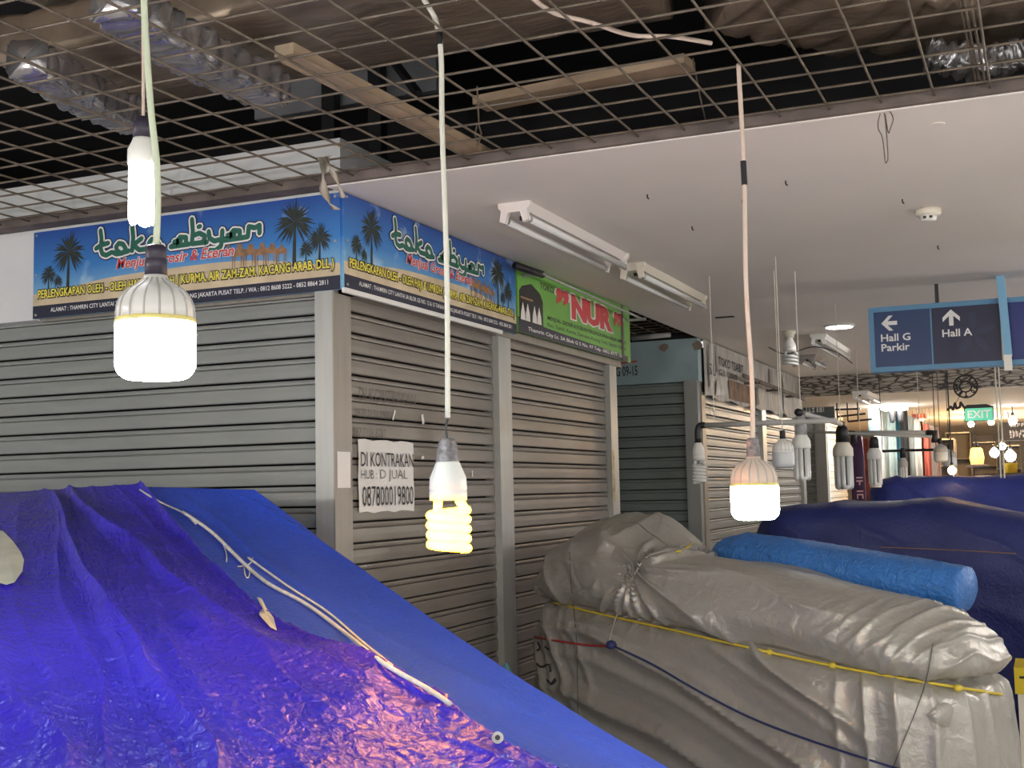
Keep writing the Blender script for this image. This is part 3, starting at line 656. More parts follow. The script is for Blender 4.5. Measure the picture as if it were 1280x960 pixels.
# ------------------------------------------------------------------ ceiling fittings
def tube_fixture(x0, y0, L, z, label, W=.125, m=M_pinkw, lit=None, group=None):
    r = thing('tube_light_fixture', (x0+W/2, y0+L/2, z-.09), label, 'light fixture', group)
    mb = MB(); prof = [(0, 0), (W, 0), (W*.80, -.030), (W*.20, -.030)]
    mb.add([(x0+a, y0+.02, z+b) for a, b in prof]+[(x0+a, y0+L-.02, z+b) for a, b in prof], [(0, 1, 2, 3), (7, 6, 5, 4)]+[(i, i+4, (i+1) % 4+4, (i+1) % 4) for i in range(4)]); mb.build('housing', m, r)
    for y in (y0, y0+L-.02):
        e = MB(); pf = [(-.004, .0), (W+.004, 0), (W+.002, -.020), (W*.93, -.030), (W*.98, -.072), (W*.80, -.080), (W*.70, -.038), (W*.30, -.038), (W*.20, -.080), (W*.02, -.072), (W*.07, -.030), (-.002, -.020)]; k = len(pf)
        e.add([(x0+a, y, z+b) for a, b in pf]+[(x0+a, y+.022, z+b) for a, b in pf], [tuple(range(k)), tuple(range(2*k-1, k-1, -1))]+[(i, (i+1) % k, (i+1) % k+k, i+k) for i in range(k)]); e.build('end_plate', m, r)
    for a in (.12, .88):
        ft = MB().tube([(x0+a*W, y0+.018, z-.062), (x0+a*W, y0+L-.018, z-.062)], .0135, 12).build('fluorescent_tube', lit or M_glass, r, smooth=True)
        for yy in (y0+.022, y0+L-.045): MB().tube([(x0+a*W, yy, z-.062), (x0+a*W, yy+.022, z-.062)], .0142, 12).build('tube_cap', M_alu, ft, smooth=True)
    MB().tube([(x0+.38*W, y0+.12, z-.03), (x0+.38*W, y0+.12, z-.045)], .011, 10).build('starter', M_black, r)
    return r
tube_fixture(-1.878, 4.265, 1.22, ZC, 'unlit twin-tube ceiling fixture before the desert-scene banner')
tube_fixture(-1.875, 5.71, 1.22, ZC, 'unlit twin-tube ceiling fixture before the green banner', m=M_cream)
p = at_z(1013, 418, ZC); tube_fixture(p[0], p[1], 1.22, ZC, 'small-looking twin-tube fixture near the round downlight', W=.11, m=M_white)
p = at_z(998, 447, ZC-.02); tube_fixture(p[0], p[1], .62, ZC-.0, 'short twin-tube fixture above the weathered banner with foil glints', W=.14, m=M_foils)
sd = thing('smoke_detector', at_z(1160, 262, ZC)-(0, 0, .05), 'round white smoke detector on the ceiling', 'detector'); p = at_z(1160, 262, ZC)
MB().lathe([(.050, 0), (.050, -.018), (.046, -.026)], p, 28).build('base', M_cream, sd, smooth=True)
MB().lathe([(.034, -.024), (.030, -.044), (.024, -.048)], p, 24).build('sensor_cap', M_white, sd, smooth=True)
for q in (-.012, .012): MB().box((p[0]+q-.006, p[1]-.0335, p[2]-.041), (p[0]+q+.006, p[1]-.030, p[2]-.031)).build('vent', M_black, sd)
p = at_z(1049, 407, ZC); dl = thing('downlight', p-(0, 0, .012), 'glowing round downlight in the ceiling near the blue sign', 'downlight')
MB().lathe([(.105, 0), (.105, -.008), (.092, -.012)], p, 32).build('trim_ring', M_white, dl, smooth=True)
MB().lathe([(.09, -.011), (.088, -.0145), (.04, -.016)], p, 32).build('lens', mat('downlight lens', (1, 1, 1), .5, emit=(1, 1, .95), es=14), dl, smooth=True)
for k, (x, y) in enumerate(((982, 226), (865, 283), (809, 243), (1128, 249), (1172, 307), (928, 250))):
    p = at_z(x, y, ZC); mb = MB().tube([p, p-(0, 0, .012), p+(.006, 0, -.018)], .0028, 6)
    tag(mb.build('ceiling_hook', M_black), 'tiny dark screw hook in the white ceiling', 'hook', 'screw hooks in the ceiling')
p = at_z(1172, 155, ZC); tag(MB().lathe([(.022, 0), (.022, -.003), (.012, -.004)], p, 14).build('blanking_plate', M_plaster), 'small round plaster cap on the ceiling near the wire loop', 'cap')
p = at_z(906, 396, ZC); tag(MB().box((p[0]-.06, p[1]-.02, ZC-.006), (p[0]+.06, p[1]+.02, ZC)).build('ceiling_slot', M_black), 'dark slot in the ceiling before the weathered banner', 'slot')
# ceramic holder with an unlit spiral bulb
p = at_z(986, 414, ZC); MBc = thing('ceiling_lamp_holder', p-(0, 0, .05), 'dusty ceramic lamp holder on the ceiling', 'lamp holder')
MB().lathe([(.05, 0), (.05, -.015), (.035, -.03), (.035, -.05)], p, 20).build('holder', M_cream, MBc, smooth=True)
spiral_bulb(p-(0, 0, .045), .058, .19, 3.2, M_glass, 'unlit white spiral bulb in the ceiling holder', M_white, .02)
cord([p+(-.25, .5, -.05), p+(-.1, .4, -.12), p+(.1, .4, -.08), p+(.25, .5, -.12), p+(.35, .6, -.2)], .004, M_black, 'black cable looping behind the ceiling bulb')

# ------------------------------------------------------------------ weathered banner of shop two
def weathered():
    y0, y1 = YR+.10, 12.85; a = at_x(880, 497, XB+.01); H = 2.69-2.27; W = y1-y0
    pl = Plane((XB+.012, y0, 2.27), (0, 1, 0), (0, 0, 1)); r = thing('weathered_banner', pl.p(W/2, 0, 0), 'weathered grey white banner with faded lettering and torn strips', 'banner')
    pm = mat('weathered vinyl', (.50, .48, .44), .7, var=.35, vscale=5, stretch=(1, 3, .6))
    n = 40; V = []
    for i in range(n+1):
        t = i/n
        for z, o in ((0, .012*math.sin(i*1.1)), (.5*H, .005*math.sin(i*.7)), (H, 0)): V.append(pl.p(W*t, z+(.012*math.sin(i*.9) if z == 0 else 0), o))
    mb = MB().add(V, [(i*3+j, i*3+3+j, i*3+4+j, i*3+1+j) for i in range(n) for j in range(2)]); mb.build('sheet', pm, r)
    text('TOKO TSABIT', pl, .42, .62*H, .85, .17*H, M_ink, r, .008, .01); text('G3 / 2009', pl, .42, .44*H, .6, .12*H, M_ink, r, .010, .01)
    text('SL', pl, .10, .40*H, .2, .2*H, M_ink, r, .012, 0)
    for k, (x, w, z0, z1) in enumerate(((.08, .04, .15, .95), (.33, .05, .45, .98), (.28, .30, .05, .36), (1.7, .12, .05, .45), (2.3, .09, .5, .95), (2.9, .1, .1, .9))):
        mb = MB(); poly(mb, pl, [(x, z0*H), (x+w, z0*H+.02), (x+w*.7, z1*H), (x+.1*w, z1*H-.02)], .013+.0004*k); mb.build('torn_strip', mat('faded strip %d' % (k % 3), [(.2, .19, .18), (.33, .31, .29), (.62, .60, .56)][k % 3], .8, var=.4, vscale=12), r)
    mb = MB(); poly(mb, pl, [(.72, .05*H), (1.5, .05*H), (1.5, .40*H), (.72, .42*H)], .0125); mb.build('brown_print', mat('brown print', (.20, .12, .08), .7, var=.6, vscale=9), r)
    aw = thing('metal_bracket', pl.p(1.2, .45*H, 0), 'rusty bracket rail across the weathered banner', 'bracket')
    MB().bar(pl.p(.75, .48*H, .12), pl.p(3.4, .42*H, .12), .02, .03).build('rail', M_wood, aw)
    for x in (1.3, 2.2, 3.1): MB().bar(pl.p(x, .44*H, .0), pl.p(x, .44*H, .14), .02, .02).build('arm', M_wood, aw)
weathered()

# ------------------------------------------------------------------ lamp racks of conduit pipe
def pt(x, y, Y): return at_y(x, y, Y)
Y1 = 6.3
r1 = thing('lamp_rack', pt(960, 600, Y1), 'grey pipe lamp rack with a black elbow hung on thin wires', 'lamp rack')
e0 = pt(872, 532, Y1); e1 = pt(1046, 525.5, Y1)
MB().tube([e0+(.03, 0, 0), e1], .0135, 12).build('pipe', M_pipe, r1, smooth=True)
MB().tube(catmull([e0+(.04, 0, 0), e0+(.01, 0, -.002), e0+(0, 0, -.03), e0+(0, 0, -.075)], 12), .017, 12).build('elbow', M_black, r1, smooth=True)
for (xt, yt, xb, yb) in ((893, 348, 893, 529), (970, 340, 975, 527)):
    top = at_z(xt, yt, ZC); bot = pt(xb, yb, Y1)
    MB().tube([(bot[0], Y1, ZC), bot], .0022, 6).build('hanging_wire', M_cord, r1)
spiral_bulb(e0-(0, 0, .07), .038, .215, 5.5, M_glass, 'unlit spiral bulb hanging from the black elbow of the pipe rack', M_black, .02, M_white, rt=.009)
YP = 5.9
q = pt(978, 538, YP)
led_bulb(q, .052, mat('unlit diffuser', (.55, .58, .60), .35), M_white, 'unlit dome LED bulb hanging under the pipe rack', lit=False, sock=M_black)
tag(MB().tube([(q[0], YP, ZC), q-(0, 0, .004)], .0022, 6).build('hanging_wire', M_cord), 'thin wire holding the unlit dome bulb', 'wire')
# second rack, along the corridor
pA = at_y(1000, 516, 6.35); pB = at_x(1052, 527, pA[0])
r2 = thing('lamp_rack', pA-(0, 0, .05), 'grey pipe lamp rack running along the corridor with black tees', 'lamp rack')
MB().tube([pA, (pA[0], pB[1], pA[2])], .0150, 12).build('pipe', M_pipe, r2, smooth=True)
for yy in (pA[1], pB[1]): MB().tube([(pA[0], yy-.05, pA[2]), (pA[0], yy+.05, pA[2])], .020, 12).build('tee', M_black, r2, smooth=True)
for yy in (pA[1]+.02, pB[1]-.05): MB().tube([(pA[0], yy, ZC), (pA[0], yy, pA[2])], .0022, 6).build('hanging_wire', M_cord, r2)
u_tube_bulb(pA-(0, 0, .012), .047, .235, M_glass, 'unlit four-loop tube bulb on a clear socket at the near end of the corridor rack', mat('clear socket', (.45, .45, .45), .15, var=.4, vscale=30), .10)
u_tube_bulb(np.array((pA[0], pB[1], pA[2]-.012)), .062, .29, M_glass, 'unlit tube bulb with a square cream ballast at the far end of the corridor rack', M_black, .10, base=M_cream)
# third rack farther
Y3 = 10.4; a3 = pt(1062, 541.5, Y3); b3 = pt(1163, 541, Y3)
r3 = thing('lamp_rack', (a3+b3)/2-(0, 0, .1), 'far grey pipe rack crossing in front of the hanging garments', 'lamp rack')
MB().tube([a3, b3], .020, 12).build('pipe', M_pipe, r3, smooth=True)
MB().tube([pt(1002, 539, Y3-.3), pt(1165, 546, Y3-.3)], .012, 10).build('pipe', M_pipe, r3, smooth=True)
for q in (a3, b3): MB().tube([q+(-.03, 0, 0), q+(.03, 0, 0), q+(.03, 0, -.08)], .028, 10).build('elbow', M_black, r3, smooth=True)
for q in (a3+(.08, 0, 0), b3-(.08, 0, 0)): MB().tube([(q[0], Y3, ZC), q], .003, 6).build('hanging_wire', M_cord, r3)
q = pt(1092, 546, Y3-.3); u_tube_bulb(q, .058, .30, M_glass, 'unlit tube bulb with an end clip hanging from the far rack', M_black, .09, hold=True, base=M_glass)
q = pt(1128, 560, Y3); u_tube_bulb(q, .035, .25, M_glass, 'unlit thin bulb before the hanging garments', M_black, .08, base=M_pipe)
q = pt(1175, 548, Y3); tag(MB().tube([(q[0], Y3, ZC), q-(0, 0, .004)], .003, 6).build('suspension_wire', M_black), 'thin dark wire holding the grey bulb at the end of the far rack', 'wire')
led_bulb(q, .055, MATS['unlit diffuser'], M_pipe, 'grey unlit bulb at the end of the far rack', lit=False, sock=M_black)
q = pt(1186, 555, Y3+.3); tag(MB().tube([(q[0], Y3+.3, ZC), q-(0, 0, .004)], .003, 6).build('suspension_wire', M_black), 'thin dark wire holding the grey bulb beyond the far rack', 'wire')
led_bulb(q, .055, MATS['unlit diffuser'], M_pipe, 'grey unlit bulb just beyond the end of the far rack', lit=False, sock=M_black)
gr = thing('garment_rail', pt(1136, 563, 11.5), 'black garment rail crossing before the clothes', 'rail')
ga, gb_ = pt(1103, 564, 11.5), pt(1170, 562, 11.5); MB().tube([ga, gb_], .012, 8).build('rail', M_black, gr)
for q in (ga, gb_): MB().tube([q, (q[0], q[1], ZC)], .004, 6).build('hanging_wire', M_black, gr)
dr = thing('display_rack', pt(1062, 520, 14.0), 'dark hanging display rack of thin bars before the far bright shutter', 'rack')
for (x, y0_, x1, y1_) in ((1044, 512, 1075, 511), (1046, 521, 1082, 517), (1060, 527, 1090, 524)):
    MB().tube([pt(x, y0_, 14.0), pt(x1, y1_, 14.0)], .012, 6).build('bar', M_black, dr)
for x in (1047, 1060, 1073):
    q = pt(x, 527, 14.0); MB().tube([q, (q[0], 14.0, 2.5)], .009, 6).build('upright', M_black, dr)

# ------------------------------------------------------------------ hanging direction sign
YS = 7.14
s0 = at_y(1085, 385, YS); s1 = at_y(1243, 363, YS); s2 = at_y(1087, 466, YS)
zt = 2.555; zb = s2[2]; x0, x1 = s0[0], s1[0]
zt = s0[2]
r = thing('direction_sign', ((x0+x1)/2, YS, zb), 'blue hanging direction sign with white arrows', 'sign')
M_frame = mat('sky blue frame', (.10, .27, .46), .4); M_p1 = mat('blue sign face', (.014, .045, .15), .35); M_p2 = mat('dark navy sign face', (.010, .013, .055), .35)
M_postb = mat('light blue post', (.20, .45, .68), .45)
X2 = x1+1.0; fw = .028
pl = Plane((x0, YS, zb), (1, 0, 0), (0, 0, 1)); Wd, Hd = X2-x0, zt-zb
mb = MB()
for (u0, u1, v0, v1) in ((0, Wd, 0, fw), (0, Wd, Hd-fw, Hd), (0, fw, fw, Hd-fw), (Wd-fw, Wd, fw, Hd-fw)): mb.box((x0+u0, YS, zb+v0), (x0+u1, YS+.10, zb+v1))
mb.build('frame', M_frame, r)
px = (x1-x0); half = .475*px+fw*.4
f1 = MB().box((x0+fw, YS+.008, zb+fw), (x0+half, YS+.09, zt-fw)).build('face_panel', M_p1, r)
MB().box((x0+half, YS+.004, zb+fw), (x0+half+.008, YS+.09, zt-fw)).build('divider', M_frame, r)
f2 = MB().box((x0+half+.008, YS+.008, zb+fw), (x1+.02, YS+.09, zt-fw)).build('face_panel', M_p2, r)
MB().box((x1+.055, YS+.008, zb+fw), (X2-fw, YS+.09, zt-fw)).build('face_panel', mat('royal blue sign face', (.008, .022, .17), .35), r)
pf = Plane((x0, YS+.008, zb), (1, 0, 0), (0, 0, 1))
def arrow(cx, cy, s, ang, fp):
    mb = MB(); c, sn = math.cos(ang), math.sin(ang); T = lambda L: [(cx+x*c-y*sn, cy+x*sn+y*c) for x, y in L]
    poly(mb, pf, T([(-.13*s, -.5*s), (.13*s, -.5*s), (.13*s, .2*s), (-.13*s, .2*s)]), .001)
    poly(mb, pf, T([(0, .5*s), (-.5*s, .02*s), (-.5*s, -.25*s), (0, .22*s)]), .0012); poly(mb, pf, T([(0, .5*s), (0, .22*s), (.5*s, -.25*s), (.5*s, .02*s)]), .0012)
    mb.build('arrow', M_wht, fp)
arrow(.110, Hd*.745, .085, math.pi/2, f1); arrow(half+.11, Hd*.765, .090, 0, f2)
mb = MB()
for k in range(5):
    a = math.pi/2+k*2*math.pi/5; cx, cy = half+.22, Hd*.5; poly(mb, pf, [(cx, cy), (cx+.06*math.cos(a-.35), cy+.06*math.sin(a-.35)), (cx+.12*math.cos(a-.12), cy+.12*math.sin(a-.12)), (cx+.12*math.cos(a+.12), cy+.12*math.sin(a+.12)), (cx+.06*math.cos(a+.35), cy+.06*math.sin(a+.35))], .0006+1e-5*k)
mb.build('flower_watermark', mat('faint navy print', (.016, .020, .072), .35), f2)
text('Hall G', pf, .062, Hd*.465, .158, .042, M_wht, f1, .001, .018); text('Parkir', pf, .062, Hd*.315, .152, .042, M_wht, f1, .001, .018)
text('Hall A', pf, half+.06, Hd*.475, .155, .042, M_wht, f2, .001, .018)
pst = MB().bar((x1+.035, YS-.035, ZC), (x1+.052, YS-.035, zb+.045), .042, .06, up=(0, 1, 0)); pst.build('hanger_post', M_postb, r)
MB().bar((x0+.55*px, YS+.05, ZC), (x0+.55*px, YS+.05, zt-.01), .02, .02).build('hanger_rod', M_black, r)
tag(MB().box((x1+.03, YS-.075, zb-.035), (x1+.07, YS-.066, zb+.05)).build('tape_wrap', M_white), 'white tape wrapped on the foot of the blue sign post', 'tape')

# ------------------------------------------------------------------ beyond the bulkhead
YBH = 12.70
mbt = bpy.data.materials.new('batik print'); mbt.use_nodes = True; nt = mbt.node_tree; bs = nt.nodes['Principled BSDF']
tc = nt.nodes.new('ShaderNodeTexCoord'); mp = nt.nodes.new('ShaderNodeMapping'); mp.inputs['Scale'].default_value = (7, 1, 36); nt.links.new(tc.outputs['Object'], mp.inputs[0])
vo = nt.nodes.new('ShaderNodeTexVoronoi'); vo.feature = 'DISTANCE_TO_EDGE'; vo.inputs['Scale'].default_value = 1.0; nt.links.new(mp.outputs[0], vo.inputs[0])
rp = nt.nodes.new('ShaderNodeValToRGB'); rp.color_ramp.elements[0].position = .04; rp.color_ramp.elements[0].color = (.06, .05, .045, 1); rp.color_ramp.elements[1].position = .15; rp.color_ramp.elements[1].color = (.42, .38, .32, 1)
nt.links.new(vo.outputs[0], rp.inputs[0]); nt.links.new(rp.outputs[0], bs.inputs['Base Color'])
struct('wall_bulkhead', MB().box((XB-.05, YBH, 2.50), (7, YBH+.1, 2.73)), mbt)
M_warmc = mat('warm plaster', (.78, .70, .58), .8, var=.05, vscale=1)
struct('ceiling_far', MB().box((-6, YBH+.1, 2.50), (7, 32, 2.55)), M_warmc)
struct('wall_far', MB().box((-6, 26, 0), (7, 26.1, 2.5)), mat('far wall', (.42, .40, .37), .8, var=.3, vscale=2))
struct('wall_far_left', MB().box((-4.6, 13.0, 0), (-4.5, 26, 2.5)), M_wall)
def glyph_row(pl, w, h, n, m, parent, seed):
    '''a row of lettering too small to read'''
    rnd = random.Random(seed); mb = MB()
    for i in range(n):
        x = w*i/n; cw = w/n*.72
        for k in range(3):
            if rnd.random() < .5: x0_, y0_ = x+cw*rnd.choice((0, .35, .7)), 0; poly(mb, pl, [(x0_, y0_), (x0_+cw*.3, y0_), (x0_+cw*.3, h), (x0_, h)], .002+1e-5*k)
            else: y0_ = h*rnd.choice((0, .4, .8)); poly(mb, pl, [(x, y0_), (x+cw, y0_), (x+cw, y0_+h*.2), (x, y0_+h*.2)], .002+1e-5*k)
    return mb.build('lettering', m, parent)
# third shop: end face looking to the camera, then a bright shutter
YT = 14.6
struct('wall_shop_end', MB().box((-4.2, YT, 0), (-2.32, YT+.05, 2.5)).box((-2.60, YT+.05, 0), (-2.40, 16.4, 2.5)), M_wall)
a = at_y(1003, 527, YT-.02); b_ = at_y(1042, 482, YT-.02)
r = thing('shop_sign', (a+b_)/2, 'dark grey-blue sign with a row of white letters at the far shop end', 'sign')
MB().box((a[0]-.15, YT-.03, a[2]), (b_[0], YT-.001, b_[2]-.02)).build('panel', mat('slate sign', (.10, .13, .14), .5), r)
glyph_row(Plane((a[0]+.03, YT-.03, a[2]+.10), (1, 0, 0), (0, 0, 1)), .26, .09, 6, M_wht, r, 5)
shutter((-4.1, YT-.03), 4.1-2.46, 2.3, 1.99, M_slat, 'far grey roller shutter beneath the slate sign', 'A')
struct('trim_13', MB().box((-2.46, YT-.06, 0), (-2.33, YT+.05, 2.32)), M_alu)
shutter((-2.385, YT+.10), 1.65, 2.44, 1.99, mat('bright steel', (.62, .60, .55), .4, metal=.2), 'far bright roller shutter beside the purple standing banner', 'B')
# purple roll banner, red banner
YG = 15.6
def strip_thing(x0, x1, y0, y1, Y, m, name, label, cat, wav=.02, group=None, seed=0, thick=.03, floor=False):
    A = at_y(x0, y1, Y); B = at_y(x1, y0, Y); w = B[0]-A[0]; zb, zt = (0.0 if floor else A[2]), B[2]
    n = max(6, int(w/.025)); mb = MB(); V = []
    for i in range(n+1):
        t = i/n; o = wav*math.sin(i*1.35+seed)
        for z, sh in ((zb, 1.0), (zt-.1*(zt-zb), .95), (zt, .8)):
            xc = (A[0]+B[0])/2+(t-.5)*w*sh
            V += [(xc, Y-thick+o, z), (xc, Y+thick+o*.3, z)]
    k = 6; fs = []
    for i in range(n):
        for j in (0, 2):
            fs += [(i*k+j, (i+1)*k+j, (i+1)*k+j+2, i*k+j+2), (i*k+j+1, i*k+j+3, (i+1)*k+j+3, (i+1)*k+j+1)]
        fs += [(i*k, i*k+1, (i+1)*k+1, (i+1)*k), (i*k+4, (i+1)*k+4, (i+1)*k+5, i*k+5)]
    fs += [(0, 2, 3, 1), (2, 4, 5, 3), (n*k, n*k+1, n*k+3, n*k+2), (n*k+2, n*k+3, n*k+5, n*k+4)]
    mb.add(V, fs); return tag(mb.build(name, m, smooth=True), label, cat, group)
pb = strip_thing(1066, 1079, 545, 640, 14.2, mat('purple banner', (.06, .025, .08), .6), 'standing_banner', 'dark purple standing banner with pink letters', 'banner', .004, floor=True)
A = at_y(1070, 592, 14.16); glyph_row(Plane(A, (0, 0, -1), (1, 0, 0)), .30, .07, 4, mat('pink print', (.75, .45, .50), .5), pb, 3)
strip_thing(1080, 1092, 548, 640, 14.5, mat('red banner', (.35, .08, .05), .6, var=.5, vscale=10), 'standing_banner', 'red and orange standing banner beside the purple one', 'banner', .01, floor=True)
gc = [(.85, .85, .82), (.62, .67, .62), (.88, .86, .80), (.42, .52, .50), (.05, .20, .26), (.75, .78, .76), (.03, .03, .03), (.62, .70, .66), (.80, .82, .80), (.66, .62, .55), (.22, .10, .06), (.80, .74, .66), (.55, .12, .08), (.78, .70, .62), (.80, .55, .48)]
gn = ['white', 'sage grey', 'cream', 'muted teal', 'deep teal', 'pale grey', 'black', 'mint', 'chalk white', 'stone', 'dark brown', 'oatmeal', 'rust red', 'sand', 'pale coral']
x = 1097
for k in range(15):
    w = [6, 5, 6, 5, 6, 5, 4, 7, 6, 4, 3, 5, 3, 6, 6][k]
    go = strip_thing(x, x+w-.3, [505, 512, 505, 508, 505, 518, 505, 520, 522, 524, 526, 528, 530, 532, 534][k] if k else 510, 640, YG+.14*(k % 3), mat('garment %s' % gn[k], gc[k], .8, var=.12, vscale=8), 'hanging_garment', gn[k]+' garment hanging in the far clothes shop', 'garment', .022, 'garments in the far shop', k, .018)
    zt_ = max(v.co.z for v in go.data.vertices)+go.location.z; gy = YG+.14*(k % 3)
    MB().tube([(go.location.x, gy, zt_-.01), (go.location.x, gy, 2.5)], .004, 6).build('hanger_hook', M_alu, go)
    x += w
for k, (x, y) in enumerate(((1115, 516), (1125, 515))):
    q = at_y(x, y, 15.2); tag(MB().lathe([(.02, -.12), (.03, -.09), (.04, 0), (.042, .07), (.03, .13), (.01, .15)], q, 16).build('mannequin_head', M_black, smooth=True), ['black mannequin head above the pale grey garment', 'black mannequin head above the black garment'][k], 'mannequin')
strip_thing(1086, 1098, 503, 540, 15.3, mat('sky poster', (.45, .68, .80), .6, var=.4, vscale=7), 'poster', 'pale blue poster hanging before the clothes shop', 'poster', .0)
strip_thing(1140, 1158, 512, 524, 17.0, mat('red cloth', (.75, .16, .12), .7), 'cloth_bundle', 'red cloth laid on the far shop shelf', 'cloth', .02)
# far tube lights and lamps
M_warm = mat('warm glow', (1, .8, .5), .5, emit=(1, .55, .18), es=420); M_cool = mat('white glow', (1, 1, 1), .5, emit=(1, .97, .92), es=45)
def glow_bulb(x, y, Y, R, m, label, group=None, ztop=2.5):
    q = at_y(x, y, Y); r = thing('hanging_bulb', q-(0, 0, R*1.2), label, 'light bulb', group)
    MB().lathe([(.25*R, 1.15*R), (.55*R, .85*R), (.95*R, .35*R), (1.0*R, -.1*R), (.8*R, -.65*R), (.35*R, -1.0*R)], q, 16).build('globe', m, r, smooth=True)
    MB().lathe([(.26*R, 2.0*R), (.32*R, 1.9*R), (.34*R, 1.1*R)], q, 12).build('socket', M_black, r, smooth=True)
    MB().tube([(q[0], q[1], max(ztop, q[2]+2.1*R)), q+(0, 0, 1.9*R)], .006, 6).build('cord', M_black, r)
    return r
for x, y, Y in ((1152, 522, 18), (1190, 521, 19), (1213, 519, 17), (1214, 530, 18.5), (1239, 528, 19)):
    glow_bulb(x, y, Y, .040, M_warm, 'small warm bulb glowing under the far corridor ceiling', 'warm bulbs in the far corridor')
for x, y, Y, R in ((1266, 526, 16, .05), (1243, 566, 18, .06), (1263, 570, 17.4, .07), (1253, 558, 19, .05)):
    glow_bulb(x, y, Y, R, M_cool, 'white bulb glowing in the far corridor', 'white bulbs in the far corridor')
glow_bulb(1190, 588, 10.15, .032, mat('warm glow small', (1, .8, .5), .5, emit=(1, .6, .2), es=15), 'warm bulb hanging just above the deep blue tarp', None, ZC)
q = at_y(1117, 506, 14.9); tag(MB().box((q[0]-.13, 14.7, 2.455), (q[0]+.13, 15.15, 2.50)).build('panel_light', M_cool), 'bright white panel light under the far ceiling', 'light fixture')
p = at_z(1065, 489, 2.5); tube_fixture(p[0], p[1], 1.0, 2.5, 'tube fixture on the far ceiling beside the bulkhead', W=.15, m=M_white)
# lantern
q = at_y(1221, 570, 16); r = thing('amber_lantern', q-(0, 0, .14), 'glowing amber lantern standing beyond the tarps', 'lantern')
MB().lathe([(.07, -.10), (.085, -.02), (.07, .08), (.04, .11)], q, 18).build('globe', mat('amber glass', (1, .6, .2), .4, emit=(1, .45, .08), es=1.6), r, smooth=True)
MB().lathe([(.13, -.14), (.13, -.11), (.07, -.10)], q, 18).build('tray', M_wood, r, smooth=True)
MB().lathe([(.05, .10), (.03, .14), (.012, .16)], q, 14).build('cap', M_black, r, smooth=True); MB().tube([q+(0, 0, .15), (q[0], q[1], 2.5)], .006, 6).build('cord', M_black, r)
# star shaped dark lamp shade
q = at_y(1156, 495, 15); r = thing('star_pendant', q-(0, 0, .1), 'dark star-shaped pendant under the far ceiling', 'pendant')
mb = MB(); S = [(-1.3, .35), (-.35, .45), (0, 1.0), (.35, .45), (1.3, .40), (.62, .05), (.55, -.75), (.2, -.95), (-.2, -.95), (-.55, -.75), (-.62, .05)]
n_ = len(S); mb.add([(q[0]+x*.085, q[1]-.03, q[2]+z*.1) for x, z in S]+[(q[0]+x*.085, q[1]+.03, q[2]+z*.1) for x, z in S], [tuple(range(n_)), tuple(range(2*n_-1, n_-1, -1))]+[(i, i+n_, (i+1) % n_+n_, (i+1) % n_) for i in range(n_)])
mb.build('shade', M_wood, r); MB().tube([q+(0, 0, .09), (q[0], q[1], 2.5)], .006, 6).build('cord', M_black, r)
# ring emblem
YE = 12.3; q = at_y(1207, 483, YE); R0 = at_y(1223, 483, YE)[0]-q[0]
r = thing('ring_sign', q-(0, 0, R0), 'black round ring sign with cut-out letters', 'sign')
def annulus(r0, r1, y0, y1, n=48):
    mb = MB(); V = []
    for k in range(n):
        a = 2*math.pi*k/n
        for rr in (r0, r1):
            for y in (y0, y1): V.append((q[0]+rr*math.cos(a), y, q[2]+rr*math.sin(a)))
    fs = []
    for k in range(n):
        a, b = k*4, ((k+1) % n)*4
        fs += [(a, a+2, b+2, b), (a+1, b+1, b+3, a+3), (a, b, b+1, a+1), (a+2, a+3, b+3, b+2)]
    return mb.add(V, fs)
annulus(.86*R0, R0, YE, YE+.012).build('outer_ring', M_black, r); annulus(.40*R0, .52*R0, YE, YE+.012).build('inner_ring', M_black, r)
prs = Plane((q[0], YE, q[2]), (1, 0, 0), (0, 0, 1))
for ang, ch in ((0, '*'), (38, 'K'), (68, 'U'), (98, 'F'), (128, 'O'), (180, 'T'), (218, 'S'), (250, 'H'), (282, 'B'), (318, 'U')):
    a = math.radians(90-ang); cx, cy = .70*R0*math.cos(a), .70*R0*math.sin(a)
    text(ch, prs, cx-.14*R0, cy-.20*R0, .28*R0, .40*R0, M_black, r, .001, .09, rot=-math.radians(ang), name='cut_letter')
MB().tube([(q[0], YE, q[2]+R0), (q[0], YE, ZC)], .003, 6).build('hanging_wire', M_black, r)
q2 = at_y(1194, 508, YE); r2_ = thing('script_sign', q2-(0, 0, .05), 'small black script sign under the ring sign', 'sign')
mb = MB(); stroke(mb, Plane(q2, (1, 0, 0), (0, 0, 1)), [(-.07, -.03), (-.04, .0), (-.02, -.03), (.0, .03), (.01, -.02), (.04, -.01), (.05, .035), (.07, .0), (.085, -.02)], .022, 0)
mb.build('script', M_black, r2_); MB().tube([q2+(0, 0, .02), q2+(.06, 0, .12)], .003, 6).build('hanging_wire', M_black, r2_)
# exit sign
YX = 15.5; a = at_y(1207, 527, YX); b_ = at_y(1238, 505, YX)
r = thing('exit_sign', ((a[0]+b_[0])/2, YX, a[2]), 'green exit sign in a black hanging box', 'sign')
MB().box((a[0]-.01, YX-.06, a[2]-.0), (b_[0]+.03, YX+.06, a[2]+.17)).build('case', M_black, r)
hz = b_[2]; mb = MB().add([(a[0]+.03, YX-.065, hz), (b_[0]-.05, YX-.065, hz), (b_[0]+.03, YX-.065, a[2]+.165), (a[0]-.01, YX-.065, a[2]+.165), (a[0]+.03, YX+.06, hz), (b_[0]-.05, YX+.06, hz), (b_[0]+.03, YX+.06, a[2]+.165), (a[0]-.01, YX+.06, a[2]+.165)], [(0, 3, 2, 1), (4, 5, 6, 7), (0, 1, 5, 4), (1, 2, 6, 5), (2, 3, 7, 6), (3, 0, 4, 7)]); mb.build('hood', M_black, r)
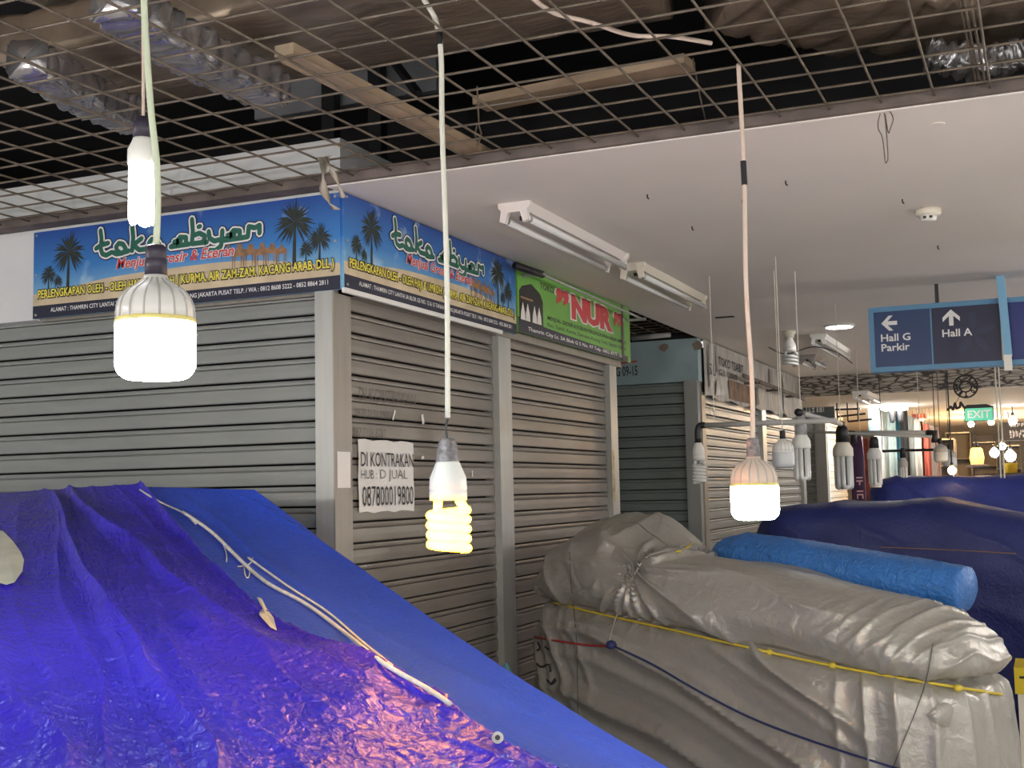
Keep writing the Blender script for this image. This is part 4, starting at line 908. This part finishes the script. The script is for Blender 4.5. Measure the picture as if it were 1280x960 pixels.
MB().box((a[0]+.0, YX-.064, a[2]+.005), (b_[0]+.022, YX-.06, a[2]+.15)).build('face_panel', mat('exit green', (.10, .42, .28), .5, emit=(.10, .5, .32), es=.35), r)
text('EXIT', Plane((a[0]+.03, YX-.064, a[2]+.035), (1, 0, 0), (0, 0, 1)), 0, 0, b_[0]-a[0]-.03, .09, M_wht, r, .001, .02)
MB().bar(((a[0]+b_[0])/2, YX, hz-.01), ((a[0]+b_[0])/2, YX, 2.5), .02, .02).build('hanger', M_black, r)
# dark board with white text and racks at the far right
YD = 17; a = at_y(1252, 551, YD); b_ = at_y(1284, 527, YD)
r = thing('dark_board', ((a[0]+b_[0])/2, YD, a[2]), 'dark hanging board with rows of white letters', 'board')
MB().box((a[0], YD, a[2]), (b_[0]+.3, YD+.04, b_[2])).build('panel', mat('dark board', (.05, .045, .04), .6), r)
for k, (n_, w_, z) in enumerate(((5, .24, .74), (6, .22, .36), (8, .30, .14))): glyph_row(Plane((a[0]+.10, YD, a[2]+z*(b_[2]-a[2])), (1, 0, 0), (0, 0, 1)), w_, .045, n_, M_wht, r, k)
for x in (.03, .55): MB().tube([(a[0]+x, YD+.02, b_[2]), (a[0]+x, YD+.02, 2.5)], .006, 6).build('hanging_wire', M_black, r)
for k, (x, Y, top_, c) in enumerate(((1180, 19, 548, (.10, .10, .11)), (1200, 21, 540, (.13, .12, .11)), (1232, 22, 552, (.22, .20, .18)), (1262, 21.5, 556, (.12, .13, .14)))):
    A = at_y(x-14, 620, Y); B = at_y(x+14, top_, Y); r = thing('display_stand', ((A[0]+B[0])/2, Y, 0), ['black shelved display stand beside the far clothes shop', 'dark brown shelved stand in the far corridor', 'taupe shelved stand behind the amber lantern', 'charcoal shelved stand under the dark board'][k], 'stand')
    m = mat('stand %d' % k, c, .6)
    MB().box((A[0], Y+.18, 0), (B[0], Y+.20, B[2])).build('back_panel', m, r)
    for q_ in (A[0], B[0]-.02): MB().box((q_, Y-.15, 0), (q_+.02, Y+.2, B[2])).build('side_panel', m, r)
    for j in range(6): MB().box((A[0]+.02, Y-.14, .3+(B[2]-.32)*j/5), (B[0]-.02, Y+.18, .32+(B[2]-.32)*j/5)).build('shelf', M_alu if j % 2 else m, r)
q = at_y(1263, 585, 15.5); r = thing('yellow_tub', (q[0], 15.5, q[2]-.06), 'yellow round tub standing beyond the deep blue tarp', 'tub')
MB().lathe([(.07, -.06), (.078, .04), (.083, .045), (.083, .055), (.072, .055), (.068, .0)], q, 20).build('tub', mat('yellow plastic', (.72, .48, .04), .4), r, smooth=True)
MB().tube([q+(.08, 0, .04), q+(.06, 0, .10), q+(-.06, 0, .10), q+(-.08, 0, .04)], .005, 6).build('handle', M_alu, r)
MB().lathe([(.40, -q[2]+.0), (.40, -.065), (.42, -.06)], q, 12).build('stool_base', M_wood, r)
for k, (x, Y) in enumerate(((1248.5, 9.9), (1253, 9.9))):
    q = at_y(x, 470, Y); b = at_y(x+2.5, 594, Y)
    tag(MB().tube([(b[0], Y, ZC), b-(0, 0, .02)], .006, 6).build('power_cord', M_cord), 'white cord hanging before the exit sign', 'cord', 'white cords before the exit sign')

# ------------------------------------------------------------------ tarps
def ctrl(rows): return np.array([[dep(*p) for p in r] for r in rows])
def patch(rows, nr, nc):
    G = catmull(rows, nr); G = np.swapaxes(catmull(np.swapaxes(G, 0, 1), nc), 0, 1); return G
c0 = [(-420, 628, 4.7), (-420, 670, 3.8), (-430, 740, 2.9), (-440, 830, 2.25), (-450, 930, 1.85), (-460, 1060, 1.5)]
c1 = [(0, 616, 4.45), (0, 660, 3.7), (0, 735, 2.95), (0, 820, 2.4), (0, 930, 1.98), (0, 1060, 1.65)]
c15 = [(90, 610, 4.3), (110, 660, 3.7), (150, 740, 3.05), (210, 825, 2.55), (280, 920, 2.2), (360, 1050, 1.85)]
c2 = [(178, 605, 4.15), (232, 676, 3.72), (312, 752, 3.28), (432, 826, 2.93), (572, 905, 2.63), (760, 1000, 2.35)]
c3 = [(318, 612, 4.12), (384, 661, 3.99), (470, 726, 3.8), (600, 815, 3.5), (737, 903, 3.25), (900, 996, 2.95)]
tb = thing('covered_stall', (-1.9, 2.6, 0), 'stall draped in a creased violet-blue tarp with a bright blue side sheet', 'tarp')
# near sheet (rows run from the ridge towards the camera)
R_ = ctrl(list(zip(c0, c1, c15, c2)))
G = patch(R_, 420, 520)
back = np.array(G[0]); nb = 14
sk = [back+np.array((0, .05*min(1, 3*t), 0))+(np.stack([back[:, 0]*0, back[:, 1]*0, .02-back[:, 2]], 1))*t for t in np.linspace(1, .03, nb)]
near = np.array(G[-1]); sk2 = [near+np.stack([near[:, 0]*0, near[:, 1]*0-.03*min(1, 4*t), (.02-near[:, 2])*t], 1) for t in np.linspace(.03, 1, nb)]
nr, nc = G.shape[:2]; ii, jj = np.meshgrid(np.linspace(0, 1, nr), np.linspace(0, 1, nc), indexing='ij')
N = grid_normals(G); N *= np.sign(N[..., 2:3])
w1 = fbm(jj*5+1, ii*3, 3)
fold = ridge(jj*26+5*w1+ii*1.5, 2.2)*(.25+.75*fbm(jj*9, ii*4+4, 2))
fold2 = ridge(jj*11-ii*3+4*fbm(jj*4+9, ii*3+2, 3), 3.0)
crk = ridge(9*fbm(jj*16, ii*14, 3)*3, 2)
edge = np.clip(ii*8, 0, 1)*np.clip((1-ii)*8, 0, 1)
fine_ = ridge(16*fbm(jj*30+ii*6, ii*10, 4)*2.2, 2.2)*fbm(jj*8+3, ii*6, 3)
dsp = (.018*fold+.034*fold2+.012*(fbm(jj*7, ii*7, 4)-.5)+.003*crk+.005*fine_)*(.35+.65*edge)*np.clip(.25+jj*1.2, 0, 1)
seamw = np.exp(-((jj-1)/.035)**2); dsp = dsp+seamw*(.006+.014*fbm(ii*22, jj*6+3, 3)*np.clip(ii*6, 0, 1))
G = G+N*dsp[..., None]
# hem of the near sheet rolls over the side sheet
hem = []
for t in (.4, .8, 1.0): hem.append(G[:, -1]+np.array((.03*t, .0, -.004-.030*t*t)))
Gh = np.concatenate([G]+[h[:, None] for h in hem], 1)
Gf = np.concatenate([np.array(sk+[])[:, :], G, np.array(sk2)], 0) if True else G
sheet = grid_build(Gf, 'near_sheet', T_blue, tb)
hemo = grid_build(np.stack([G[:, -1]]+hem, 1), 'folded_hem', T_blue, tb)
R2 = ctrl([[c2[i], tuple((np.array(c2[i])*.5+np.array(c3[i])*.5)), c3[i]] for i in range(6)])
G2 = patch(R2, 220, 130); i2, j2 = np.meshgrid(np.linspace(0, 1, 220), np.linspace(0, 1, 130), indexing='ij')
N2 = grid_normals(G2); N2 *= np.sign(N2[..., 2:3])
G2 = G2+N2*((.010*(fbm(j2*3, i2*8, 4)-.5)+.006*ridge(j2*7-i2*3+2*fbm(j2*3+4, i2*3, 3), 3))*np.clip(i2*6, 0, 1)*np.clip(j2*8, 0, 1)-.010*(1-j2))[..., None]
edge3 = G2[:, -1]; out = []
for t in (.02, .06, .14, .3, .5, .75, 1.0): out.append(np.stack([edge3[:, 0]+.05*min(1, 4*t), edge3[:, 1]+.03*min(1, 4*t), edge3[:, 2]+(.02-edge3[:, 2])*t], 1))
G2f = np.concatenate([G2]+[o[:, None] for o in out], 1)
sk = [G2f[0]+np.stack([0*G2f[0][:, 0], .04*min(1, 3*t)+0*G2f[0][:, 0], (.02-G2f[0][:, 2])*t], 1) for t in np.linspace(1, .03, 10)]
G2f = np.concatenate([np.array(sk), G2f], 0)
side = grid_build(G2f, 'side_sheet', T_blue2, tb)
BV = bvh_of([sheet, side, hemo])
def blob_patch(bvh, pts, m, name, parent, lift):
    q = [hit(bvh, x, y, lift) for x, y in pts]; mb = MB()
    if any(v is None for v in q): return
    c = sum(q, Vector())/len(q); d = Vector(ray(pts[0][0], pts[0][1])).normalized(); n_ = len(q)
    cc = [hit(bvh, *(np.array(pts).mean(0)), lift)]
    mb.add(q+cc, [(i, (i+1) % n_, n_) for i in range(n_)]); return mb.build(name, m, parent)
M_foam = mat('pale foam', (.62, .60, .50), .7, var=.15, vscale=15)
blob_patch(BV, [(-14, 660), (4, 664), (16, 676), (26, 690), (30, 700), (28, 714), (18, 728), (8, 731), (-10, 726)], M_foam, 'torn_patch', tb, .03)
blob_patch(BV, [(321, 746), (327, 748), (333, 760), (342, 772), (346, 788), (338, 784), (327, 772), (324, 768), (326, 757)], M_foam, 'torn_patch', tb, .03)
g = hit(BV, 622, 922, .012); d = Vector(ray(622, 922)).normalized(); mb = MB(); mb.tube([g, g-d*.004], .012, 16); mb.build('eyelet', M_alu, tb); mb = MB(); mb.tube([g-d*.004, g-d*.0055], .0055, 12); mb.build('eyelet_hole', M_black, tb)
def rope_on(bvh, pts, r, m, name, label, lift=.008, n=40, cat='rope'):
    h = hits(bvh, pts, lift, n)
    if len(h) < 2: return
    P_ = np.array([tuple(v) for v in h]); 
    for _ in range(6): P_[1:-1] = (P_[:-2]+2*P_[1:-1]+P_[2:])/4
    return tag(MB().tube(P_, r, 6).build(name, m, smooth=True), label, cat)
M_rope = mat('white rope', (.70, .68, .62), .8, var=.2, vscale=60)
rope_on(BV, [(228, 640), (265, 665), (300, 700), (335, 730), (380, 753), (430, 790), (480, 830), (530, 858), (563, 880)], .0055, M_rope, 'twisted_rope', 'white rope lying down the bright blue side sheet', .022, 60)
rope_on(BV, [(175, 612), (200, 628), (228, 640), (245, 655)], .003, M_rope, 'thin_rope', 'thin white rope end at the tarp ridge', .012, 20)
rope_on(BV, [(310, 697), (360, 733), (410, 765), (450, 800), (490, 832)], .0035, M_rope, 'thin_rope', 'thinner white rope strand beside the long rope', .012, 40)
for k, pts in enumerate(([(276, 675), (283, 690), (283, 702)], [(297, 708), (312, 706), (316, 697)], [(305, 708), (306, 722), (312, 723), (312, 708)])):
    rope_on(BV, pts, .0020, M_rope, 'string_end', ['loose string hanging near the top of the white rope', 'loose string lying left of the white rope', 'small string loop under the white rope'][k], .010, 12)

# generic covered bundle with a rounded-rectangle footprint
def bundle(O, es, L, W, levels, zt, zr, disp, m, root, name, nr=150, nc=420, rad=.22):
    es = np.array(es, float); es /= np.linalg.norm(es); eb = np.array((-es[1], es[0]))
    def outline(inset, nc):
        hx, hy = L/2-inset, W/2-inset; hx = max(hx, .01); hy = max(hy, .002); r = max(min(rad-inset*.5, hy, hx), .0015)
        segs = [(2*(hx-r)), math.pi*r/2, 2*(hy-r), math.pi*r/2]*2; tot = sum(segs); pts = []
        corners = [(hx-r, -hy+r, -90), (hx-r, hy-r, 0), (-hx+r, hy-r, 90), (-hx+r, -hy+r, 180)]
        # use fixed angular sampling of the reference outline so the columns stay aligned
        hx0, hy0, r0 = L/2, W/2, rad
        s0 = [(2*(hx0-r0)), math.pi*r0/2, 2*(hy0-r0), math.pi*r0/2]*2; t0 = sum(s0); cum = np.cumsum([0]+s0)
        for k in range(nc):
            d = t0*k/nc; i = int(np.searchsorted(cum, d, 'right')-1); f = (d-cum[i])/max(s0[i], 1e-9); q = i//2
            if i % 2 == 0:
                a = [(-hx+r, -hy), (hx, -hy+r), (hx-r, hy), (-hx, hy-r)][q]; b = [(hx-r, -hy), (hx, hy-r), (-hx+r, hy), (-hx, -hy+r)][q]
                pts.append((a[0]+(b[0]-a[0])*f, a[1]+(b[1]-a[1])*f))
            else:
                cx, cy, a0 = corners[q]; a = math.radians(a0+90*f); pts.append((cx+r*math.cos(a), cy+r*math.sin(a)))
        return np.array(pts)
    R = []
    for ins, fz in levels:
        p = outline(ins, nc); s = p[:, 0]+L/2; u = p[:, 1]+W/2
        z_r = zr(s); z_t = zt(s, u)
        z = np.where(fz <= 1, z_r*fz, z_r+(z_t-z_r)*(fz-1)) if np.isscalar(fz) else 0
        R.append(np.stack([O[0]+es[0]*s+eb[0]*u, O[1]+es[1]*s+eb[1]*u, z, s, u], 1))
    G5 = catmull(np.array(R), nr); G = G5[..., :3].copy(); S, U = G5[..., 3], G5[..., 4]
    vv = np.linspace(0, 1, nr)[:, None]+0*S; aa = np.linspace(0, 1, nc, endpoint=False)[None]+0*S
    N = grid_normals(G, True)
    G = G+N*disp(S, U, G[..., 2], vv, aa)[..., None]
    G[..., 2] = np.maximum(G[..., 2], .005)
    return grid_build(G, name, m, root, closed=True)
# grey bundle
gO = (-2.16, 5.17); gs = (.9225, -.386); gL, gW = 1.94, .57
def g_zt(s, u):
    base = np.interp(s, [0, .05, .22, .40, .50, .62, 1.0, 1.4, 1.8, 2.04], [1.40, 1.46, 1.49, 1.49, 1.42, 1.34, 1.30, 1.24, 1.17, 1.13])
    lump = np.interp(s, [0, .45, .7], [1, 1, 0]); return base-.12*lump*np.clip((.42-u)/.42, 0, 1)-.07*(1-lump)*np.clip((u-.26)/.30, 0, 1)
def g_zr(s): return np.interp(s, [0, 1.0, 2.04], [1.12, 1.03, .90])
def g_disp(s, u, z, v, a):
    zr = g_zr(s); low = 1/(1+np.exp((z-zr)*40)); n1 = fbm(s*1.3+2, z*1.6, 2); n2 = fbm(a*24, z*3+7, 2)
    wl = np.clip(1-s/.50, 0, 1); we = np.clip((s-1.45)/.30, 0, 1); wm = np.clip(1-wl-we, 0, 1)
    q = z+.40*s+.20*(s-1.1)**2
    sw = ridge(q*12+2.2*n1, 3.0)+.55*ridge(q*23+3*n1+1, 2.0)*np.clip(fbm(s*3, z*3+9, 2)*2-.4, 0, 1)
    st = ridge((z*.55+.95*s)*22+2.5*n1, 2.0)+.4*ridge((z*.45+s)*41+2*n1, 1.8); ve = ridge(a*135+1.8*n2+z*1.5, 1.8)
    lo = (.072*sw*wm+.036*st*wl+.034*ve*we)*(.55+.7*fbm(s*2.0+3, z*2.0, 2))
    tx, tz = .62, 1.26; dx = s-tx; dz = z-tz; rr = np.sqrt(dx*dx+dz*dz)+.02; ang = np.arctan2(dz, dx)
    rad_ = ridge(ang*8+1.2*n1, 2.0)*np.exp(-rr/.42)*.045; sw2 = ridge((z*1.5+.16*s)*12+2.6*n1, 2.4)*.024*np.clip((s-.6)/.4, 0, 1)*(1-we)
    vend = (ridge((s*.9-z*1.1)*34+5*n2, 2.2)*.010+.008*ridge((s*1.2-z*.7)*21+3*n1, 2))*we; vl = ridge((s*1.3+z)*15+2*n1, 2.2)*.022*wl
    up = rad_+sw2+vend+vl
    return lo*low+up*(1-low)*np.clip((1.02-v)*6, .15, 1)+.020*(fbm(s*2.2, z*2.4+u*2, 2)-.5)+.0022*ridge(fbm(s*9, z*10+u*9, 3)*12, 2)
lev = [(-.04, .0), (-.05, .15), (-.055, .4), (-.055, .62), (-.045, .82), (-.03, .95), (.022, 1.0), (-.022, 1.09), (-.05, 1.28), (-.040, 1.52), (.0, 1.75), (.06, 1.91), (.14, 1.985), (.22, 2.0), (.299, 2.0)]
gb = thing('covered_stall', (-1.2, 5.1, 0), 'bulky stall wrapped in a wrinkled silver-grey tarp tied with ropes', 'tarp')
gm = bundle(gO, gs, gL, gW, lev, g_zt, g_zr, g_disp, T_grey, gb, 'cover', 230, 620)
BG = bvh_of([gm])
M_yrope = mat('yellow rope', (.62, .48, .05), .6); M_rrope = mat('red cord', (.36, .03, .03), .6); M_brope = mat('navy cord', (.02, .03, .12), .6); M_grope = mat('grey cord', (.45, .43, .38), .7)
rope_on(BG, [(664, 746), (740, 765), (830, 785), (920, 806), (1040, 832), (1140, 850), (1215, 862), (1252, 868)], .0055, M_yrope, 'yellow_rope', 'yellow rope tied around the middle of the grey tarp', .012, 80)
for k, (x, y) in enumerate(((962, 815), (1041, 832), (1198, 860))):
    p = hit(BG, x, y, .014)
    if p: tag(MB().lathe([(.004, -.012), (.012, -.008), (.015, 0), (.011, .009), (.003, .012)], p, 10).build('rope_knot', M_yrope, smooth=True), ['small yellow knot on the rope before the middle of the grey tarp', 'larger yellow knot on the rope around the grey tarp', 'yellow knot near the gathered end of the grey tarp'][k], 'knot')
rope_on(BG, [(650, 792), (690, 800), (730, 806), (757, 808)], .0045, M_rrope, 'red_cord', 'red cord across the lower left of the grey tarp', .010, 30)
rope_on(BG, [(768, 808), (815, 830), (870, 862), (940, 898), (1020, 928), (1100, 954), (1130, 963)], .0040, M_brope, 'navy_cord', 'navy cord sagging across the lower grey tarp', .010, 60)
rope_on(BG, [(866, 678), (835, 688), (812, 694), (800, 706), (785, 735), (772, 765), (764, 792), (760, 806)], .0032, M_grope, 'grey_cord', 'grey cord gathering the cover at the lump of the grey tarp', .010, 50)
rope_on(BG, [(845, 690), (857, 686), (866, 679)], .005, M_yrope, 'yellow_rope', 'short yellow rope end over the grey tarp lump', .012, 12)
p = hit(BG, 764, 806, .014)
if p: tag(MB().lathe([(.006, -.018), (.02, -.012), (.024, 0), (.018, .012), (.005, .018)], p, 10).build('cord_knot', M_brope, smooth=True), 'navy knot where the cords meet on the grey tarp', 'knot')
def patch_on(bvh, pts, m, name, parent, edge_, mid):
    q = [hit(bvh, x, y, edge_) for x, y in pts]; c = np.array(pts, float).mean(0)
    inner = [hit(bvh, *(np.array(p_)*.55+c*.45), mid) for p_ in pts]; cc = hit(bvh, *c, mid*1.1)
    if any(v is None for v in q+inner+[cc]): return
    n_ = len(q); mb = MB().add(q+inner+[cc], [(i, (i+1) % n_, n_+(i+1) % n_, n_+i) for i in range(n_)]+[(n_+i, n_+(i+1) % n_, 2*n_) for i in range(n_)])
    return mb.build(name, m, parent, smooth=True)
patch_on(BG, [(tuple(p_)) for p_ in catmull([(717, 708), (728, 698), (744, 695), (765, 699), (783, 707), (780, 722), (766, 738), (750, 748), (736, 741), (723, 725), (717, 708)], 40)[:-1]], T_grey, 'loose_flap', gb, .014, .030)
patch_on(BG, [(tuple(p_)) for p_ in catmull([(1157, 894), (1168, 884), (1180, 878), (1192, 884), (1189, 900), (1186, 909), (1172, 905), (1157, 894)], 24)[:-1]], T_grey, 'loose_flap', gb, .010, .024)
def seam_on(pts, name='seam', m=None, r=.0016, n=30):
    h = hits(BG, pts, .004, n)
    if len(h) > 2: MB().tube(h, r, 5).build(name, m or mat('seam thread', (.10, .095, .085), .8), gb)
seam_on([(712, 690), (714, 730), (720, 790), (722, 850), (722, 900), (720, 950)]); seam_on([(1166, 805), (1160, 840), (1148, 880), (1128, 930), (1116, 960)])
for pts in ([(672, 803), (675, 810), (671, 813)], [(681, 808), (686, 812)], [(668, 826), (676, 834), (686, 830), (688, 840)], [(684, 850), (690, 855), (695, 850)], [(688, 856), (694, 848)]): seam_on(pts, 'pen_mark', M_ink, .0045, 8)
# sky blue roll resting on the grey bundle
def roll():
    A = np.array(dep(893, 690, 5.55)); B = np.array(dep(1212, 737, 4.72)); n, m_ = 130, 90
    T = (B-A)/np.linalg.norm(B-A); S = np.cross(T, (0, 0, 1.)); S /= np.linalg.norm(S); U = np.cross(S, T)
    tt, th = np.meshgrid(np.linspace(0, 1, n), np.linspace(0, 2*np.pi, m_, endpoint=False), indexing='ij')
    rr = np.interp(tt, [0, .02, .06, .15, .35, .6, .9, .985, .995, 1], [.001, .05, .08, .112, .118, .108, .100, .094, .080, .001])
    rr = rr*(1+.10*(fbm(tt*9, np.cos(th)*1.5+3, 3)-.5)+.05*ridge(th*3+5*tt+3*fbm(tt*6, np.sin(th)+4, 2), 2.5))
    rr = rr+.006*(fbm(tt*40, np.cos(th)*5+np.sin(th)*5+20, 3)-.5)*np.clip((1-tt)*30, 0, 1)
    G = A+(B-A)*tt[..., None]+S*(rr*np.cos(th)*1.1)[..., None]+U*(rr*np.sin(th)*.92)[..., None]
    return tag(grid_build(G, 'rolled_tarp', T_roll, None, closed=True), 'sky blue plastic tarp rolled up on the grey bundle', 'rolled tarp')
roll()
# navy stall behind
def n_zt(s, u): return np.interp(s, [0, .25, 1.0, 1.4, 2.1, 3], [1.46, 1.50, 1.51, 1.42, 1.10, .9])
nz = lambda s: np.interp(s, [0, 1.2, 2.2, 3], [1.0, 1.0, .75, .6])
def n_disp(s, u, z, v, a): return .035*(fbm(s*2.5, z*3+u, 4)-.5)+.014*ridge(s*7+z*9+4*fbm(s*2, z*2, 3), 2.5)
lv = [(-.03, .0), (-.03, .5), (-.02, 1.0), (-.01, 1.5), (.03, 1.85), (.12, 1.98), (.30, 2.0), (.449, 2.0)]
nb_ = thing('covered_stall', (-.4, 7.1, 0), 'navy tarp-covered stall behind the sky blue roll', 'tarp')
bundle((-1.52, 6.72), (1, -.03), 2.6, .9, lv, n_zt, nz, n_disp, T_navy, nb_, 'cover', 120, 260)
BN = bvh_of(list(nb_.children))
rope_on(BN, [(1100, 684), (1180, 687), (1270, 692)], .003, mat('brown cord', (.22, .13, .08), .7), 'brown_cord', 'thin brown cord across the navy tarp', .01, 30)
f_zt = lambda s, u: np.interp(s, [0, .2, 3], [1.64, 1.655, 1.61])+0*u
fb = thing('covered_stall', (-.2, 10.5, 0), 'tall deep blue tarp-covered stall before the far corridor', 'tarp')
bundle((-1.36, 10.25), (1, -.02), 3.0, .9, lv, f_zt, lambda s: 1.0+0*s, n_disp, T_far, fb, 'cover', 110, 240)

# ------------------------------------------------------------------ small things low down
a = dep(652, 838, 5.35)
r = thing('plastic_bag', (a[0], a[1], 0), 'crumpled teal plastic bag wedged beside the grey tarp', 'bag')
n, m_ = 30, 40; vv, th = np.meshgrid(np.linspace(0, 1, n), np.linspace(0, 2*np.pi, m_, endpoint=False), indexing='ij')
rr = .115*np.interp(vv, [0, .1, .7, .9, 1], [.9, 1, .9, .55, .05])*(1+.25*(fbm(np.cos(th)*2+5, vv*6+np.sin(th)*2, 3)-.5))
Gb = np.stack([a[0]-.02+rr*np.cos(th)*.8, a[1]-.12+rr*np.sin(th)*.8, vv*(a[2]+.05)], -1)
grid_build(Gb, 'bag', mat('teal plastic', (.10, .24, .26), .35, bump=.6, bscale=20), r, closed=True)
a = dep(1284, 850, 5.2)
r = thing('yellow_crate', (a[0]+.2, a[1]+.15, 0), 'yellow box with a dark slot standing beyond the grey tarp end', 'crate')
zc = a[2]; my = mat('yellow box', (.72, .55, .02), .4)
MB().box((a[0]-.05, a[1], zc-.06), (a[0]+.45, a[1]+.3, zc+.05)).build('box', my, r)
MB().box((a[0]-.03, a[1]-.003, zc+.005), (a[0]+.01, a[1], zc+.015)).build('slot', M_black, r)
MB().box((a[0]-.04, a[1]+.01, 0), (a[0]+.44, a[1]+.29, zc-.06)).build('pedestal', M_cream, r)

# added fill lamps, unseen outside the frame, brightening the ceiling and tarps
M_fill = mat('added fill tubes', (1, 1, 1), .5, emit=(1.0, .95, .90), es=430)
for k, (x, y, lab) in enumerate(((2.6, 3.2, 'beside the aisle right of the grey tarp stall'), (2.4, 7.5, 'in the aisle beside the navy tarp stall'), (1.1, -.9, 'in the open aisle facing the paper notice'),
                                 (-3.4, .6, 'over the stalls before the wide grey shutter'), (-1.0, -1.2, 'in the aisle facing the violet-blue tarp'), (2.2, .6, 'over the aisle facing the grey tarp end'), (2.2, 11.2, 'before the batik bulkhead'))):
    t = np.array((x, y, 2.15)); u_tube_bulb(t, .03, .20, M_fill, 'added unseen fill bulb hanging '+lab, M_black, .05)
    tag(MB().tube([(x, y, 2.72), t-(0, 0, .004)], .004, 6).build('power_cord', M_cord), 'cord of the added unseen fill bulb '+lab, 'cord')
